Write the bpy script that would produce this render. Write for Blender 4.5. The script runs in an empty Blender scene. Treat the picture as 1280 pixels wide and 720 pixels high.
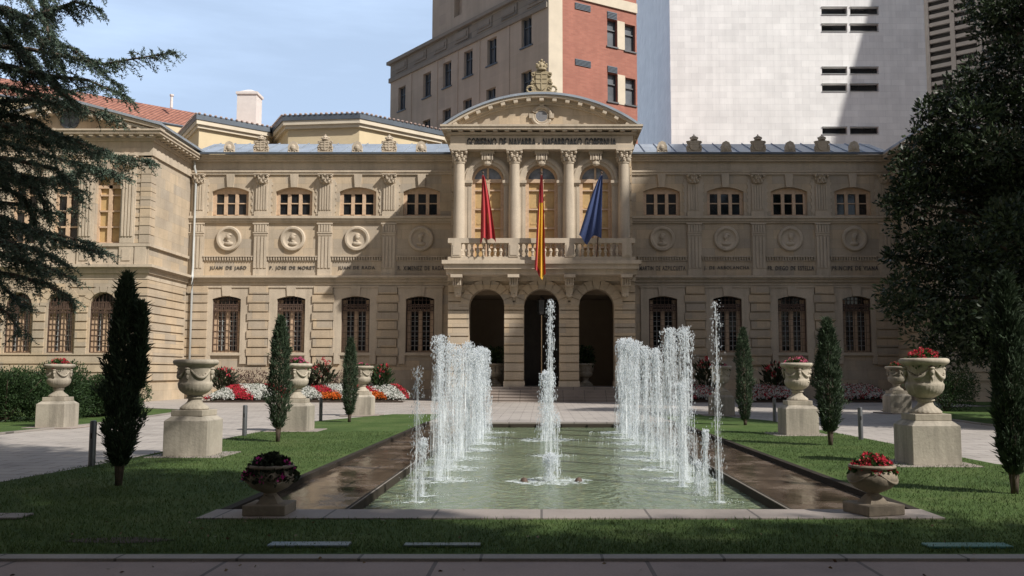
import bpy, bmesh, math, random
import numpy as np
from mathutils import Vector, Matrix
random.seed(7); rng = np.random.default_rng(7)
SC = bpy.context.scene; COL = SC.collection
R = math.radians; PI = math.pi
# ---------------------------------------------------------------- camera model (1280x720 reference)
F = 1140.0; PX = 677.0; CZ = 1.7; PIT = R(5.3)
sp_, cp_ = math.sin(PIT), math.cos(PIT)
def ZF(py, Y):
    v = (360-py)/F
    return CZ + Y*(sp_+v*cp_)/(cp_-v*sp_)
def XF(px, py, Y):
    v = (360-py)/F
    return (px-PX)/F*Y/(cp_-v*sp_)
def GY(py, z=0.0):
    v = (360-py)/F
    return (z-CZ)*(cp_-v*sp_)/(sp_+v*cp_)
# ---------------------------------------------------------------- object helpers
def link(o, parent=None):
    COL.objects.link(o)
    if parent is not None: o.parent = parent
    return o
def tag(o, label=None, cat=None, group=None, kind=None):
    if label: o['label'] = label
    if cat: o['category'] = cat
    if group: o['group'] = group
    if kind: o['kind'] = kind
    return o
def thing(name, label, cat, loc=(0,0,0), rz=0, group=None):
    o = bpy.data.objects.new(name, None); o.empty_display_size = .3
    link(o); o.location = loc; o.rotation_euler = (0,0,rz)
    return tag(o, label, cat, group)
def dup(root, loc=None, rz=None, label=None, scale=None):
    def rec(o, par):
        c = o.copy(); COL.objects.link(c)
        if par is not None: c.parent = par
        for ch in list(o.children): rec(ch, c)
        return c
    r = rec(root, None if root.parent is None else root.parent)
    if loc is not None: r.location = loc
    if rz is not None: r.rotation_euler = (0,0,rz)
    if label: r['label'] = label
    if scale: r.scale = scale
    return r
class MB:
    def __init__(s, M=None):
        s.v = []; s.f = []; s.mi = []; s.M = M; s.m = 0
    def add(s, vs, fs):
        n = len(s.v)
        if s.M is not None: vs = [tuple(s.M @ Vector(p)) for p in vs]
        s.v.extend([tuple(p) for p in vs]); s.f.extend([tuple(i+n for i in f) for f in fs]); s.mi.extend([s.m]*len(fs))
        return s
    def box(s, x0, x1, y0, y1, z0, z1):
        if x0 > x1: x0, x1 = x1, x0
        s.add([(x0,y0,z0),(x1,y0,z0),(x1,y1,z0),(x0,y1,z0),(x0,y0,z1),(x1,y0,z1),(x1,y1,z1),(x0,y1,z1)],
              [(0,3,2,1),(4,5,6,7),(0,1,5,4),(1,2,6,5),(2,3,7,6),(3,0,4,7)]); return s
    def cbox(s, c, sx, sy, sz, M=None):
        vs = [Vector((i*sx/2,j*sy/2,k*sz/2)) for k in (-1,1) for (i,j) in ((-1,-1),(1,-1),(1,1),(-1,1))]
        if M is not None: vs = [M @ p for p in vs]
        vs = [tuple(p+Vector(c)) for p in vs]
        s.add(vs, [(0,3,2,1),(4,5,6,7),(0,1,5,4),(1,2,6,5),(2,3,7,6),(3,0,4,7)]); return s
    def prism(s, poly, y0, y1):            # poly in (x,z), extruded along y
        n = len(poly)
        s.add([(x,y0,z) for x,z in poly]+[(x,y1,z) for x,z in poly],
              [tuple(range(n)), tuple(range(2*n-1,n-1,-1))]+[(i,(i+n),((i+1)%n)+n,(i+1)%n) for i in range(n)]); return s
    def plan(s, poly, z0, z1):             # poly in (x,y), extruded up
        n = len(poly)
        s.add([(x,y,z0) for x,y in poly]+[(x,y,z1) for x,y in poly],
              [tuple(range(n-1,-1,-1)), tuple(range(n,2*n))]+[(i,(i+1)%n,((i+1)%n)+n,i+n) for i in range(n)]); return s
    def lathe(s, prof, n=24, c=(0,0,0), mod=None, axis='z'):
        vs = []; fs = []
        for k,(r,z) in enumerate(prof):
            for i in range(n):
                a = 2*PI*i/n; rr = r*(mod(a,z) if mod else 1)
                if axis == 'z': vs.append((c[0]+rr*math.cos(a), c[1]+rr*math.sin(a), c[2]+z))
                else: vs.append((c[0]+rr*math.cos(a), c[1]-z, c[2]+rr*math.sin(a)))   # axis towards -y
        for k in range(len(prof)-1):
            for i in range(n):
                j = (i+1)%n
                fs.append((k*n+i, k*n+j, (k+1)*n+j, (k+1)*n+i))
        if prof[0][0] > 1e-4: fs.append(tuple(range(n-1,-1,-1)))
        if prof[-1][0] > 1e-4: fs.append(tuple(range((len(prof)-1)*n, len(prof)*n)))
        s.add(vs, fs); return s
    def tube(s, pts, rad, n=8):
        pts = [Vector(p) for p in pts]; vs = []; fs = []
        rs = rad if isinstance(rad, (list,tuple)) else [rad]*len(pts)
        for k,p in enumerate(pts):
            t = (pts[min(k+1,len(pts)-1)]-pts[max(k-1,0)]).normalized()
            a = t.orthogonal().normalized() if abs(t.z) > .95 else t.cross(Vector((0,0,1))).normalized()
            b = t.cross(a)
            for i in range(n):
                w = 2*PI*i/n
                vs.append(tuple(p + (a*math.cos(w)+b*math.sin(w))*rs[k]))
        for k in range(len(pts)-1):
            for i in range(n):
                j = (i+1)%n
                fs.append((k*n+i, k*n+j, (k+1)*n+j, (k+1)*n+i))
        fs.append(tuple(range(n-1,-1,-1))); fs.append(tuple(range((len(pts)-1)*n, len(pts)*n)))
        s.add(vs, fs); return s
    def ball(s, c, rx, ry=None, rz=None, n=10, m=6):
        ry = rx if ry is None else ry; rz = rx if rz is None else rz
        vs = [(c[0],c[1],c[2]-rz)]; fs = []
        for k in range(1,m):
            t = -PI/2+PI*k/m
            for i in range(n):
                a = 2*PI*i/n
                vs.append((c[0]+rx*math.cos(t)*math.cos(a), c[1]+ry*math.cos(t)*math.sin(a), c[2]+rz*math.sin(t)))
        vs.append((c[0],c[1],c[2]+rz)); L = len(vs)-1
        for i in range(n):
            fs.append((0, 1+(i+1)%n, 1+i)); fs.append((L, 1+(m-2)*n+i, 1+(m-2)*n+(i+1)%n))
            for k in range(m-2):
                fs.append((1+k*n+i, 1+k*n+(i+1)%n, 1+(k+1)*n+(i+1)%n, 1+(k+1)*n+i))
        s.add(vs, fs); return s
    def torus(s, c, Rr, r, n=20, m=6, axis='y', a0=0, a1=2*PI):
        pts = []
        full = abs(a1-a0-2*PI) < 1e-3
        k = n+1
        for i in range(k):
            a = a0+(a1-a0)*i/n
            if axis == 'y': pts.append((c[0]+Rr*math.cos(a), c[1], c[2]+Rr*math.sin(a)))
            else: pts.append((c[0]+Rr*math.cos(a), c[1]+Rr*math.sin(a), c[2]))
        return s.tube(pts, r, m)
    def panel(s, x0, x1, z0, z1, yf, yb, holes=()):
        # upright wall slab facing -y with rectangular / arched openings (cx, halfwidth, zbottom, zspring, ztop)
        def hw(h, z):
            cx, w, zb, zs, zt = h
            if z < zb-1e-6 or z > zt+1e-6: return 0
            if z <= zs+1e-9: return w
            r = zt-zs; Rr = (w*w+r*r)/(2*r)
            return math.sqrt(max(0, Rr*Rr-(z-zs+Rr-r)**2))
        Z = {z0, z1}
        for h in holes:
            for q in (h[2], h[3], h[4]):
                if z0 < q < z1: Z.add(q)
            if h[4] > h[3]:
                for k in range(1, 9):
                    q = h[3]+(h[4]-h[3])*math.sin(PI/2*k/9)
                    if z0 < q < z1: Z.add(q)
        Z = sorted(Z); hs = sorted(holes)
        def quad(a,b,c,d): s.add([a,b,c,d], [(0,1,2,3)])
        for a, b in zip(Z[:-1], Z[1:]):
            mid = (a+b)/2; xa = x0; xb = x0
            for h in hs:
                if not (h[2] < mid < h[4]): continue
                ha, hb = hw(h, a), hw(h, b)
                if ha == 0 and hb == 0: continue
                quad((xa,yf,a),(h[0]-ha,yf,a),(h[0]-hb,yf,b),(xb,yf,b))
                quad((h[0]-ha,yf,a),(h[0]-ha,yb,a),(h[0]-hb,yb,b),(h[0]-hb,yf,b))
                quad((h[0]+ha,yb,a),(h[0]+ha,yf,a),(h[0]+hb,yf,b),(h[0]+hb,yb,b))
                xa = h[0]+ha; xb = h[0]+hb
            quad((xa,yf,a),(x1,yf,a),(x1,yf,b),(xb,yf,b))
        for h in hs:
            if z0 < h[2] < z1: quad((h[0]-h[1],yf,h[2]),(h[0]+h[1],yf,h[2]),(h[0]+h[1],yb,h[2]),(h[0]-h[1],yb,h[2]))
            if h[3] == h[4] and h[4] < z1: quad((h[0]-h[1],yb,h[4]),(h[0]+h[1],yb,h[4]),(h[0]+h[1],yf,h[4]),(h[0]-h[1],yf,h[4]))
        for zz, up in ((z0,0),(z1,1)):
            xa = x0
            for h in hs:
                w = hw(h, zz) if h[2] <= zz <= h[4] else 0
                if w > 0 and not (abs(h[2]-zz) < 1e-6):
                    quad((xa,yf,zz),(h[0]-w,yf,zz),(h[0]-w,yb,zz),(xa,yb,zz)); xa = h[0]+w
            quad((xa,yf,zz),(x1,yf,zz),(x1,yb,zz),(xa,yb,zz))
        quad((x0,yb,z0),(x0,yf,z0),(x0,yf,z1),(x0,yb,z1)); quad((x1,yf,z0),(x1,yb,z0),(x1,yb,z1),(x1,yf,z1))
        return s
    def build(s, name, mat, parent=None, smooth=False, angle=None):
        me = bpy.data.meshes.new(name); me.from_pydata(s.v, [], s.f)
        mats = mat if isinstance(mat, (list,tuple)) else [mat]
        for m in mats: me.materials.append(m)
        if len(mats) > 1: me.polygons.foreach_set('material_index', s.mi)
        me.validate()
        if smooth:
            me.polygons.foreach_set('use_smooth', [True]*len(me.polygons))
            if angle:
                try: me.set_sharp_from_angle(angle=R(angle))
                except Exception: pass
        me.update()
        o = bpy.data.objects.new(name, me); link(o, parent); return o
def bevel(o, w=.01, seg=2):
    m = o.modifiers.new('bevel', 'BEVEL'); m.width = w; m.segments = seg; m.limit_method = 'ANGLE'; return o
def np_mesh(name, verts, faces, mat, parent=None, smooth=False):
    me = bpy.data.meshes.new(name)
    verts = np.asarray(verts, dtype=np.float32); faces = np.asarray(faces, dtype=np.int32)
    k = faces.shape[1]
    me.vertices.add(len(verts)); me.vertices.foreach_set('co', verts.ravel())
    me.loops.add(faces.size); me.loops.foreach_set('vertex_index', faces.ravel())
    me.polygons.add(len(faces)); me.polygons.foreach_set('loop_start', np.arange(0, faces.size, k, dtype=np.int32))
    me.polygons.foreach_set('loop_total', np.full(len(faces), k, dtype=np.int32))
    if smooth: me.polygons.foreach_set('use_smooth', np.ones(len(faces), dtype=bool))
    me.update(calc_edges=True); me.materials.append(mat)
    o = bpy.data.objects.new(name, me); link(o, parent); return o
def unit(a): return a/np.maximum(np.linalg.norm(a, axis=1, keepdims=True), 1e-9)
def cards(name, P, D, L, W, mat, parent=None, bend=0.0, fat=.5):
    """leaf-shaped quads: root P, direction D, length L, width W"""
    P = np.asarray(P, float); D = unit(np.asarray(D, float)); n = len(P)
    rnd = unit(rng.normal(size=(n,3))); S = unit(np.cross(D, rnd)); N = np.cross(S, D)
    L = np.broadcast_to(L, (n,)).reshape(-1,1); W = np.broadcast_to(W, (n,)).reshape(-1,1)
    mid = P + D*L*fat + N*L*bend
    V = np.stack([P, mid-S*W/2, P+D*L, mid+S*W/2], axis=1).reshape(-1,3)
    Fc = np.arange(4*n).reshape(-1,4)
    return np_mesh(name, V, Fc, mat, parent)
def octas(name, P, r, sz, mat, parent=None):
    P = np.asarray(P, float); n = len(P)
    r = np.broadcast_to(r, (n,)).reshape(-1,1,1); sz = np.broadcast_to(sz, (n,)).reshape(-1,1,1)
    base = np.array([[1,0,0],[0,1,0],[-1,0,0],[0,-1,0],[0,0,1],[0,0,-1]], float)[None]
    sc = np.concatenate([np.broadcast_to(r,(n,1,1)), np.broadcast_to(r,(n,1,1)), np.broadcast_to(r*sz,(n,1,1))], axis=2)
    V = (P[:,None,:] + base*sc).reshape(-1,3)
    t = np.array([[0,1,4],[1,2,4],[2,3,4],[3,0,4],[1,0,5],[2,1,5],[3,2,5],[0,3,5]])
    Fc = (np.arange(n)[:,None,None]*6 + t[None]).reshape(-1,3)
    return np_mesh(name, V, Fc, mat, parent)
# ---------------------------------------------------------------- materials
def lin(c):
    return tuple((x/12.92 if x <= .04045 else ((x+.055)/1.055)**2.4) for x in c)
def new_mat(name):
    m = bpy.data.materials.new(name); m.use_nodes = True
    nt = m.node_tree; b = nt.nodes['Principled BSDF']; return m, nt, b
def N(nt, t, **kw):
    n = nt.nodes.new(t)
    for k, v in kw.items():
        if k.startswith('i_'):
            key = k[2:]
            n.inputs[int(key) if key.isdigit() else key.replace('_',' ')].default_value = v
        else: setattr(n, k, v)
    return n
def mix_(nt, fac, a, b, mode='MIX'):
    n = nt.nodes.new('ShaderNodeMix'); n.data_type = 'RGBA'; n.blend_type = mode
    for sock, val in ((n.inputs[0], fac), (n.inputs[6], a), (n.inputs[7], b)):
        if isinstance(val, bpy.types.NodeSocket): nt.links.new(val, sock)
        elif isinstance(val, (int,float)): sock.default_value = val
        else: sock.default_value = (*val, 1) if len(val) == 3 else val
    return n.outputs[2]
def ramp(nt, fac, stops):
    n = nt.nodes.new('ShaderNodeValToRGB'); el = n.color_ramp.elements
    while len(el) < len(stops): el.new(.5)
    for e, (p, c) in zip(el, stops):
        e.position = p; e.color = (*c, 1) if not isinstance(c, (int,float)) else (c,c,c,1)
    nt.links.new(fac, n.inputs[0]); return n.outputs[0]
def coords(nt, scale=(1,1,1), rot=(0,0,0)):
    tc = nt.nodes.new('ShaderNodeNewGeometry'); mp = nt.nodes.new('ShaderNodeMapping')
    nt.links.new(tc.outputs['Position'], mp.inputs[0]); mp.inputs['Scale'].default_value = scale; mp.inputs['Rotation'].default_value = rot
    return mp.outputs[0]
def noise(nt, vec, scale, detail=4, rough=.6):
    n = nt.nodes.new('ShaderNodeTexNoise'); n.inputs['Scale'].default_value = scale
    n.inputs['Detail'].default_value = detail; n.inputs['Roughness'].default_value = rough
    if vec is not None: nt.links.new(vec, n.inputs['Vector'])
    return n.outputs['Fac']
def bump(nt, b, h, strength=.3, dist=.02):
    n = nt.nodes.new('ShaderNodeBump'); n.inputs['Strength'].default_value = strength; n.inputs['Distance'].default_value = dist
    nt.links.new(h, n.inputs['Height']); nt.links.new(n.outputs[0], b.inputs['Normal'])
def simple(name, col, rough=.6, metal=0, var=.12, nscale=3, bstr=0, spec=None):
    m, nt, b = new_mat(name); v = coords(nt)
    f = noise(nt, v, nscale)
    c = ramp(nt, f, [(.3, tuple(x*(1-var) for x in col)), (.7, tuple(min(1,x*(1+var)) for x in col))])
    nt.links.new(c, b.inputs['Base Color']); b.inputs['Roughness'].default_value = rough; b.inputs['Metallic'].default_value = metal
    if spec is not None: b.inputs['Specular IOR Level'].default_value = spec
    if bstr: bump(nt, b, noise(nt, v, nscale*12), bstr, .01)
    return m
def stone(name, col, var=.16, block=None, dirt=.35, rough=.85, grain=.15, thr=.48):
    """weathered sandstone: large tonal patches, per-block tint, vertical run-off stains, fine grain"""
    m, nt, b = new_mat(name); v = coords(nt)
    big = noise(nt, v, .55, 5)
    c = ramp(nt, big, [(.3, tuple(x*(1-var) for x in col)), (.68, tuple(min(1,x*(1+var*.8)) for x in col))])
    if block:
        geo = nt.nodes.new('ShaderNodeNewGeometry'); sx = nt.nodes.new('ShaderNodeSeparateXYZ'); nt.links.new(geo.outputs['Position'], sx.inputs[0])
        ad = N(nt, 'ShaderNodeMath', operation='ADD'); nt.links.new(sx.outputs[0], ad.inputs[0]); nt.links.new(sx.outputs[1], ad.inputs[1])
        cb = nt.nodes.new('ShaderNodeCombineXYZ'); nt.links.new(ad.outputs[0], cb.inputs[0]); nt.links.new(sx.outputs[2], cb.inputs[1])
        br = nt.nodes.new('ShaderNodeTexBrick'); nt.links.new(cb.outputs[0], br.inputs['Vector'])
        br.inputs['Scale'].default_value = 1; br.inputs['Brick Width'].default_value = block[0]; br.inputs['Row Height'].default_value = block[1]
        br.inputs['Mortar Size'].default_value = .008; br.inputs['Mortar Smooth'].default_value = .3
        br.inputs['Color1'].default_value = (.80,.83,.89,1); br.inputs['Color2'].default_value = (1.12,1.05,.95,1); br.inputs['Mortar'].default_value = (.62,.6,.56,1)
        c = mix_(nt, .8, c, br.outputs['Color'], 'MULTIPLY')
    st = noise(nt, coords(nt, (2.2,2.2,.22)), 1.0, 5, .65)
    sf = ramp(nt, st, [(thr, 0.0), (thr+.24, dirt)])
    c = mix_(nt, sf, c, tuple(x*.52 for x in col))
    fine = noise(nt, v, 14, 3)
    c = mix_(nt, .35, c, ramp(nt, fine, [(.3,.72),(.7,1.1)]), 'MULTIPLY')
    nt.links.new(c, b.inputs['Base Color']); b.inputs['Roughness'].default_value = rough
    b.inputs['Specular IOR Level'].default_value = .15
    bump(nt, b, noise(nt, v, 22, 4), grain, .02)
    return m
def foliage(name, dark, light, scale=1.2, trans=.25, rough=.6, island=True):
    m, nt, b = new_mat(name)
    geo = nt.nodes.new('ShaderNodeNewGeometry'); f2 = noise(nt, geo.outputs['Position'], scale, 3)
    ad = N(nt, 'ShaderNodeMath', operation='MULTIPLY_ADD'); ad.inputs[1].default_value = .5
    nt.links.new(geo.outputs['Random Per Island'], ad.inputs[0])
    ml = N(nt, 'ShaderNodeMath', operation='MULTIPLY'); ml.inputs[1].default_value = .6; nt.links.new(f2, ml.inputs[0]); nt.links.new(ml.outputs[0], ad.inputs[2])
    c = ramp(nt, ad.outputs[0], [(.2, dark), (.85, light)])
    nt.links.new(c, b.inputs['Base Color']); b.inputs['Roughness'].default_value = rough; b.inputs['Specular IOR Level'].default_value = .3
    if trans:
        tr = nt.nodes.new('ShaderNodeBsdfTranslucent'); nt.links.new(c, tr.inputs[0])
        mx = nt.nodes.new('ShaderNodeMixShader'); mx.inputs[0].default_value = trans
        out = nt.nodes['Material Output']
        nt.links.new(b.outputs[0], mx.inputs[1]); nt.links.new(tr.outputs[0], mx.inputs[2]); nt.links.new(mx.outputs[0], out.inputs[0])
    return m
ST = (.495,.415,.315)
M_wall = stone('sandstone_wall', ST, block=(1.3,.62))
M_trim = stone('sandstone_trim', (.53,.45,.35), var=.14, dirt=.45)
M_rust = stone('sandstone_rusticated', (.505,.42,.315), var=.14, block=(1.7,.58), dirt=.25)
M_pave_ped = stone('weathered_pedestal_stone', (.40,.36,.295), var=.28, dirt=.95, grain=.35, thr=.42)
M_urn = stone('urn_stone', (.42,.37,.295), var=.28, dirt=.85, grain=.35, thr=.43)
M_pot = stone('pot_stone', (.28,.235,.18), var=.3, dirt=.8, grain=.4, thr=.42)
M_zinc = simple('zinc_sheet', (.34,.38,.43), .5, .35, .18, .8)
M_zincd = simple('dark_gutter', (.10,.12,.145), .5, .3, .15, 1)
M_gutter = simple('painted_pipe', (.42,.43,.42), .5, 0, .1, 1)
M_wood = simple('tan_painted_wood', (.56,.40,.27), .55, 0, .15, 6)
M_shut = simple('ochre_shutter', (.50,.34,.155), .6, 0, .12, 5)
M_iron = simple('rusty_iron_grille', (.11,.070,.052), .7, .2, .3, 8)
M_letter = simple('dark_letters', (.10,.09,.08), .6, .2, .2, 6)
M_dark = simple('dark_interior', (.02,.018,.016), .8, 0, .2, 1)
M_door = simple('dark_door_wood', (.035,.026,.02), .5, 0, .3, 3)
M_yellow = simple('cream_render', (.62,.51,.33), .85, 0, .06, .6)
M_white = simple('white_render', (.72,.66,.62), .8, 0, .06, 2)
M_soil = simple('soil', (.05,.034,.024), .95, 0, .3, 10, .4)
M_steel = simple('grey_steel', (.13,.135,.14), .45, .6, .12, 5)
M_trunk = simple('bark', (.09,.065,.047), .9, 0, .35, 12, .6)
def glass_mat():
    m, nt, b = new_mat('window_glass')
    v = coords(nt); c = ramp(nt, noise(nt, v, .5, 2), [(.35,(.006,.007,.008)),(.7,(.025,.027,.03))])
    nt.links.new(c, b.inputs['Base Color']); b.inputs['Roughness'].default_value = .06; b.inputs['IOR'].default_value = 1.5
    bump(nt, b, noise(nt, v, .9, 1), .06, .05)
    return m
M_glass = glass_mat()
def tile_mat():
    m, nt, b = new_mat('clay_tiles'); 
    geo = nt.nodes.new('ShaderNodeNewGeometry')
    w = nt.nodes.new('ShaderNodeTexWave'); w.wave_type='BANDS'; w.bands_direction='X'; w.inputs['Scale'].default_value = 1.1; w.inputs['Distortion'].default_value=.6
    nt.links.new(coords(nt,(1,0.15,0)), w.inputs['Vector'])
    n1 = noise(nt, coords(nt), 2.5, 5)
    c = ramp(nt, n1, [(.3,(.20,.075,.05)),(.7,(.42,.19,.13))])
    c = mix_(nt, .6, c, ramp(nt, w.outputs['Fac'], [(.1,.45),(.6,1.05)]), 'MULTIPLY')
    nt.links.new(c, b.inputs['Base Color']); b.inputs['Roughness'].default_value=.85
    bump(nt, b, w.outputs['Fac'], .8, .08); return m
M_tile = tile_mat()
def brick_mat(name, c1, c2, mort, bw, rh, ms, rough=.85, bstr=.2):
    m, nt, b = new_mat(name)
    geo = nt.nodes.new('ShaderNodeNewGeometry'); sx = nt.nodes.new('ShaderNodeSeparateXYZ'); nt.links.new(geo.outputs['Position'], sx.inputs[0])
    ad = N(nt, 'ShaderNodeMath', operation='MULTIPLY_ADD'); ad.inputs[1].default_value = .8
    nt.links.new(sx.outputs[1], ad.inputs[0]); nt.links.new(sx.outputs[0], ad.inputs[2])
    cb = nt.nodes.new('ShaderNodeCombineXYZ'); nt.links.new(ad.outputs[0], cb.inputs[0]); nt.links.new(sx.outputs[2], cb.inputs[1])
    br = nt.nodes.new('ShaderNodeTexBrick'); nt.links.new(cb.outputs[0], br.inputs['Vector']); br.inputs['Scale'].default_value=1
    br.inputs['Brick Width'].default_value=bw; br.inputs['Row Height'].default_value=rh; br.inputs['Mortar Size'].default_value=ms
    br.inputs['Color1'].default_value=(*c1,1); br.inputs['Color2'].default_value=(*c2,1); br.inputs['Mortar'].default_value=(*mort,1)
    c = mix_(nt, .4, br.outputs['Color'], ramp(nt, noise(nt, coords(nt), .35, 5), [(.3,.70),(.7,1.10)]), 'MULTIPLY')
    st = noise(nt, coords(nt,(1.5,1.5,.08)), 1, 4); c = mix_(nt, .35, c, ramp(nt, st, [(.35,.75),(.65,1.05)]), 'MULTIPLY')
    nt.links.new(c, b.inputs['Base Color']); b.inputs['Roughness'].default_value=rough
    return m
M_brick = brick_mat('red_brick', (.36,.135,.095), (.42,.165,.115), (.33,.17,.13), .6, .16, .012)
M_marble = brick_mat('white_marble_cladding', (.97,.955,.93), (.87,.855,.835), (.70,.69,.675), 1.55, .72, .012, .45)
M_tower = brick_mat('tower_stone', (.47,.39,.31), (.51,.42,.335), (.44,.365,.295), 2.2, 1.1, .01)
M_towerdark = brick_mat('tower_frieze_stone', (.25,.22,.185), (.34,.295,.24), (.17,.155,.135), 1.1, .7, .02)
M_cream = simple('cream_stone', (.62,.54,.42), .8, 0, .08, .8)
M_conc = simple('fluted_concrete', (.17,.15,.135), .85, 0, .12, .5)
# ground materials
def paving(name, c1, c2, bw, rh, joint=.014, dark=.42):
    m, nt, b = new_mat(name); geo = nt.nodes.new('ShaderNodeNewGeometry')
    br = nt.nodes.new('ShaderNodeTexBrick'); nt.links.new(geo.outputs['Position'], br.inputs['Vector']); br.inputs['Scale'].default_value=1
    br.inputs['Brick Width'].default_value=bw; br.inputs['Row Height'].default_value=rh; br.inputs['Mortar Size'].default_value=joint
    br.inputs['Color1'].default_value=(*c1,1); br.inputs['Color2'].default_value=(*c2,1); br.inputs['Mortar'].default_value=(*tuple(x*dark for x in c1),1)
    v = coords(nt)
    c = mix_(nt, .7, br.outputs['Color'], ramp(nt, noise(nt, v, .6, 6, .65), [(.3,.58),(.5,.95),(.7,1.12)]), 'MULTIPLY')
    c = mix_(nt, .5, c, ramp(nt, noise(nt, v, 40, 2), [(.3,.8),(.7,1.12)]), 'MULTIPLY')
    nt.links.new(c, b.inputs['Base Color']); b.inputs['Roughness'].default_value=.8
    bump(nt, b, noise(nt, v, 60, 3), .25, .01); return m
M_plaza = paving('plaza_paving', (.36,.325,.29), (.40,.36,.325), .8, .5)
M_path = paving('pinkish_path', (.27,.205,.18), (.30,.225,.195), 1.9, 1.9, .02)
M_kerb = paving('kerb_stone', (.25,.225,.2), (.29,.26,.23), 1.1, 30)
M_pool_stone = paving('pool_coping', (.26,.225,.20), (.31,.26,.225), 1.25, 9, .015)
def lawn_mat():
    m, nt, b = new_mat('lawn'); v = coords(nt)
    c = ramp(nt, noise(nt, v, .6, 6, .7), [(.3,(.046,.080,.024)),(.52,(.080,.125,.038)),(.75,(.125,.150,.058))])
    c = mix_(nt, .8, c, ramp(nt, noise(nt, coords(nt,(1,.55,1)), 38, 4), [(.3,.5),(.7,1.3)]), 'MULTIPLY')
    nt.links.new(c, b.inputs['Base Color']); b.inputs['Roughness'].default_value=.9; b.inputs['Specular IOR Level'].default_value=.1
    bump(nt, b, noise(nt, v, 45, 4), .8, .03); return m
M_lawn = lawn_mat()
M_blade = foliage('grass_blades', (.042,.074,.022), (.115,.165,.052), 1.2, .3, .6)
def water(name, c1, c2, rough, b1, b2, sc1=1.6, sc2=7, gold_glint=None):
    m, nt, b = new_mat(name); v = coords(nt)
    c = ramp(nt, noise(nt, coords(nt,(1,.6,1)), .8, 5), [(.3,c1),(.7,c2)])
    if gold_glint:  # golden glints painted into the water's base colour
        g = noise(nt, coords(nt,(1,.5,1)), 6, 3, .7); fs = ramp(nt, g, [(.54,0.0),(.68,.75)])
        c = mix_(nt, fs, c, gold_glint)
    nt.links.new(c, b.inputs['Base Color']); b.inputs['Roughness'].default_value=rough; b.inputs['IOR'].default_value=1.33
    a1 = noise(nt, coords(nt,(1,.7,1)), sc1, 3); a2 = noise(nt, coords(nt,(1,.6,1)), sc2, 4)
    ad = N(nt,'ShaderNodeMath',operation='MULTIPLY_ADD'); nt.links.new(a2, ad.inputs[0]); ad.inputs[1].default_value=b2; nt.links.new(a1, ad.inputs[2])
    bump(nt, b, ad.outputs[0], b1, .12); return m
M_water = water('pool_water', (.105,.145,.085), (.175,.22,.135), .09, .75, .8, gold_glint=(.24,.25,.12))
M_chan = water('still_shallow_water', (.035,.025,.018), (.06,.042,.03), .015, .025, .3, 1.2, 6)
def wet_slabs():
    m, nt, b = new_mat('wet_channel_slabs'); geo = nt.nodes.new('ShaderNodeNewGeometry')
    br = nt.nodes.new('ShaderNodeTexBrick'); nt.links.new(geo.outputs['Position'], br.inputs['Vector']); br.inputs['Scale'].default_value=1
    br.inputs['Brick Width'].default_value=6; br.inputs['Row Height'].default_value=1.15; br.inputs['Mortar Size'].default_value=.02
    br.inputs['Color1'].default_value=(.085,.06,.042,1); br.inputs['Color2'].default_value=(.13,.095,.068,1); br.inputs['Mortar'].default_value=(.02,.015,.01,1)
    v = coords(nt); n1 = noise(nt, coords(nt,(1,.8,1)), 1.3, 6, .65)
    c = mix_(nt, .85, br.outputs['Color'], ramp(nt, n1, [(.35,.35),(.7,1.5)]), 'MULTIPLY'); nt.links.new(c, b.inputs['Base Color'])
    rr = ramp(nt, n1, [(.45,.02),(.62,.30)]); nt.links.new(rr, b.inputs['Roughness']); b.inputs['IOR'].default_value=1.33
    bump(nt, b, noise(nt, coords(nt,(1,.7,1)), 5, 4), .06, .08); return m
M_chan = wet_slabs()
def jet_mat():
    m, nt, b = new_mat('sprayed_water')
    b.inputs['Base Color'].default_value=(.86,.9,.93,1); b.inputs['Roughness'].default_value=.25
    tr = nt.nodes.new('ShaderNodeBsdfTranslucent'); tr.inputs[0].default_value=(.9,.93,.95,1)
    tp = nt.nodes.new('ShaderNodeBsdfTransparent')
    mx = nt.nodes.new('ShaderNodeMixShader'); mx.inputs[0].default_value=.5
    m2 = nt.nodes.new('ShaderNodeMixShader'); m2.inputs[0].default_value=.45
    nt.links.new(b.outputs[0], mx.inputs[1]); nt.links.new(tr.outputs[0], mx.inputs[2])
    nt.links.new(mx.outputs[0], m2.inputs[1]); nt.links.new(tp.outputs[0], m2.inputs[2])
    nt.links.new(m2.outputs[0], nt.nodes['Material Output'].inputs[0]); return m
M_jet = jet_mat()
def veil_mat():
    m, nt, b = new_mat('water_veil'); b.inputs['Base Color'].default_value=(.85,.9,.93,1); b.inputs['Roughness'].default_value=.5
    a = ramp(nt, noise(nt, coords(nt,(40,40,3)), 1, 3), [(.35,.03),(.7,.42)]); nt.links.new(a, b.inputs['Alpha']); return m
M_veil = veil_mat()
def foam_mat():
    m, nt, b = new_mat('foam'); b.inputs['Base Color'].default_value=(.7,.76,.76,1); b.inputs['Roughness'].default_value=.6
    geo = nt.nodes.new('ShaderNodeNewGeometry'); g = noise(nt, coords(nt,(1,.6,1)), 9, 5, .75)
    a = ramp(nt, g, [(.42,0.0),(.62,.8)]); nt.links.new(a, b.inputs['Alpha']); return m
M_foam = foam_mat()
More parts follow.
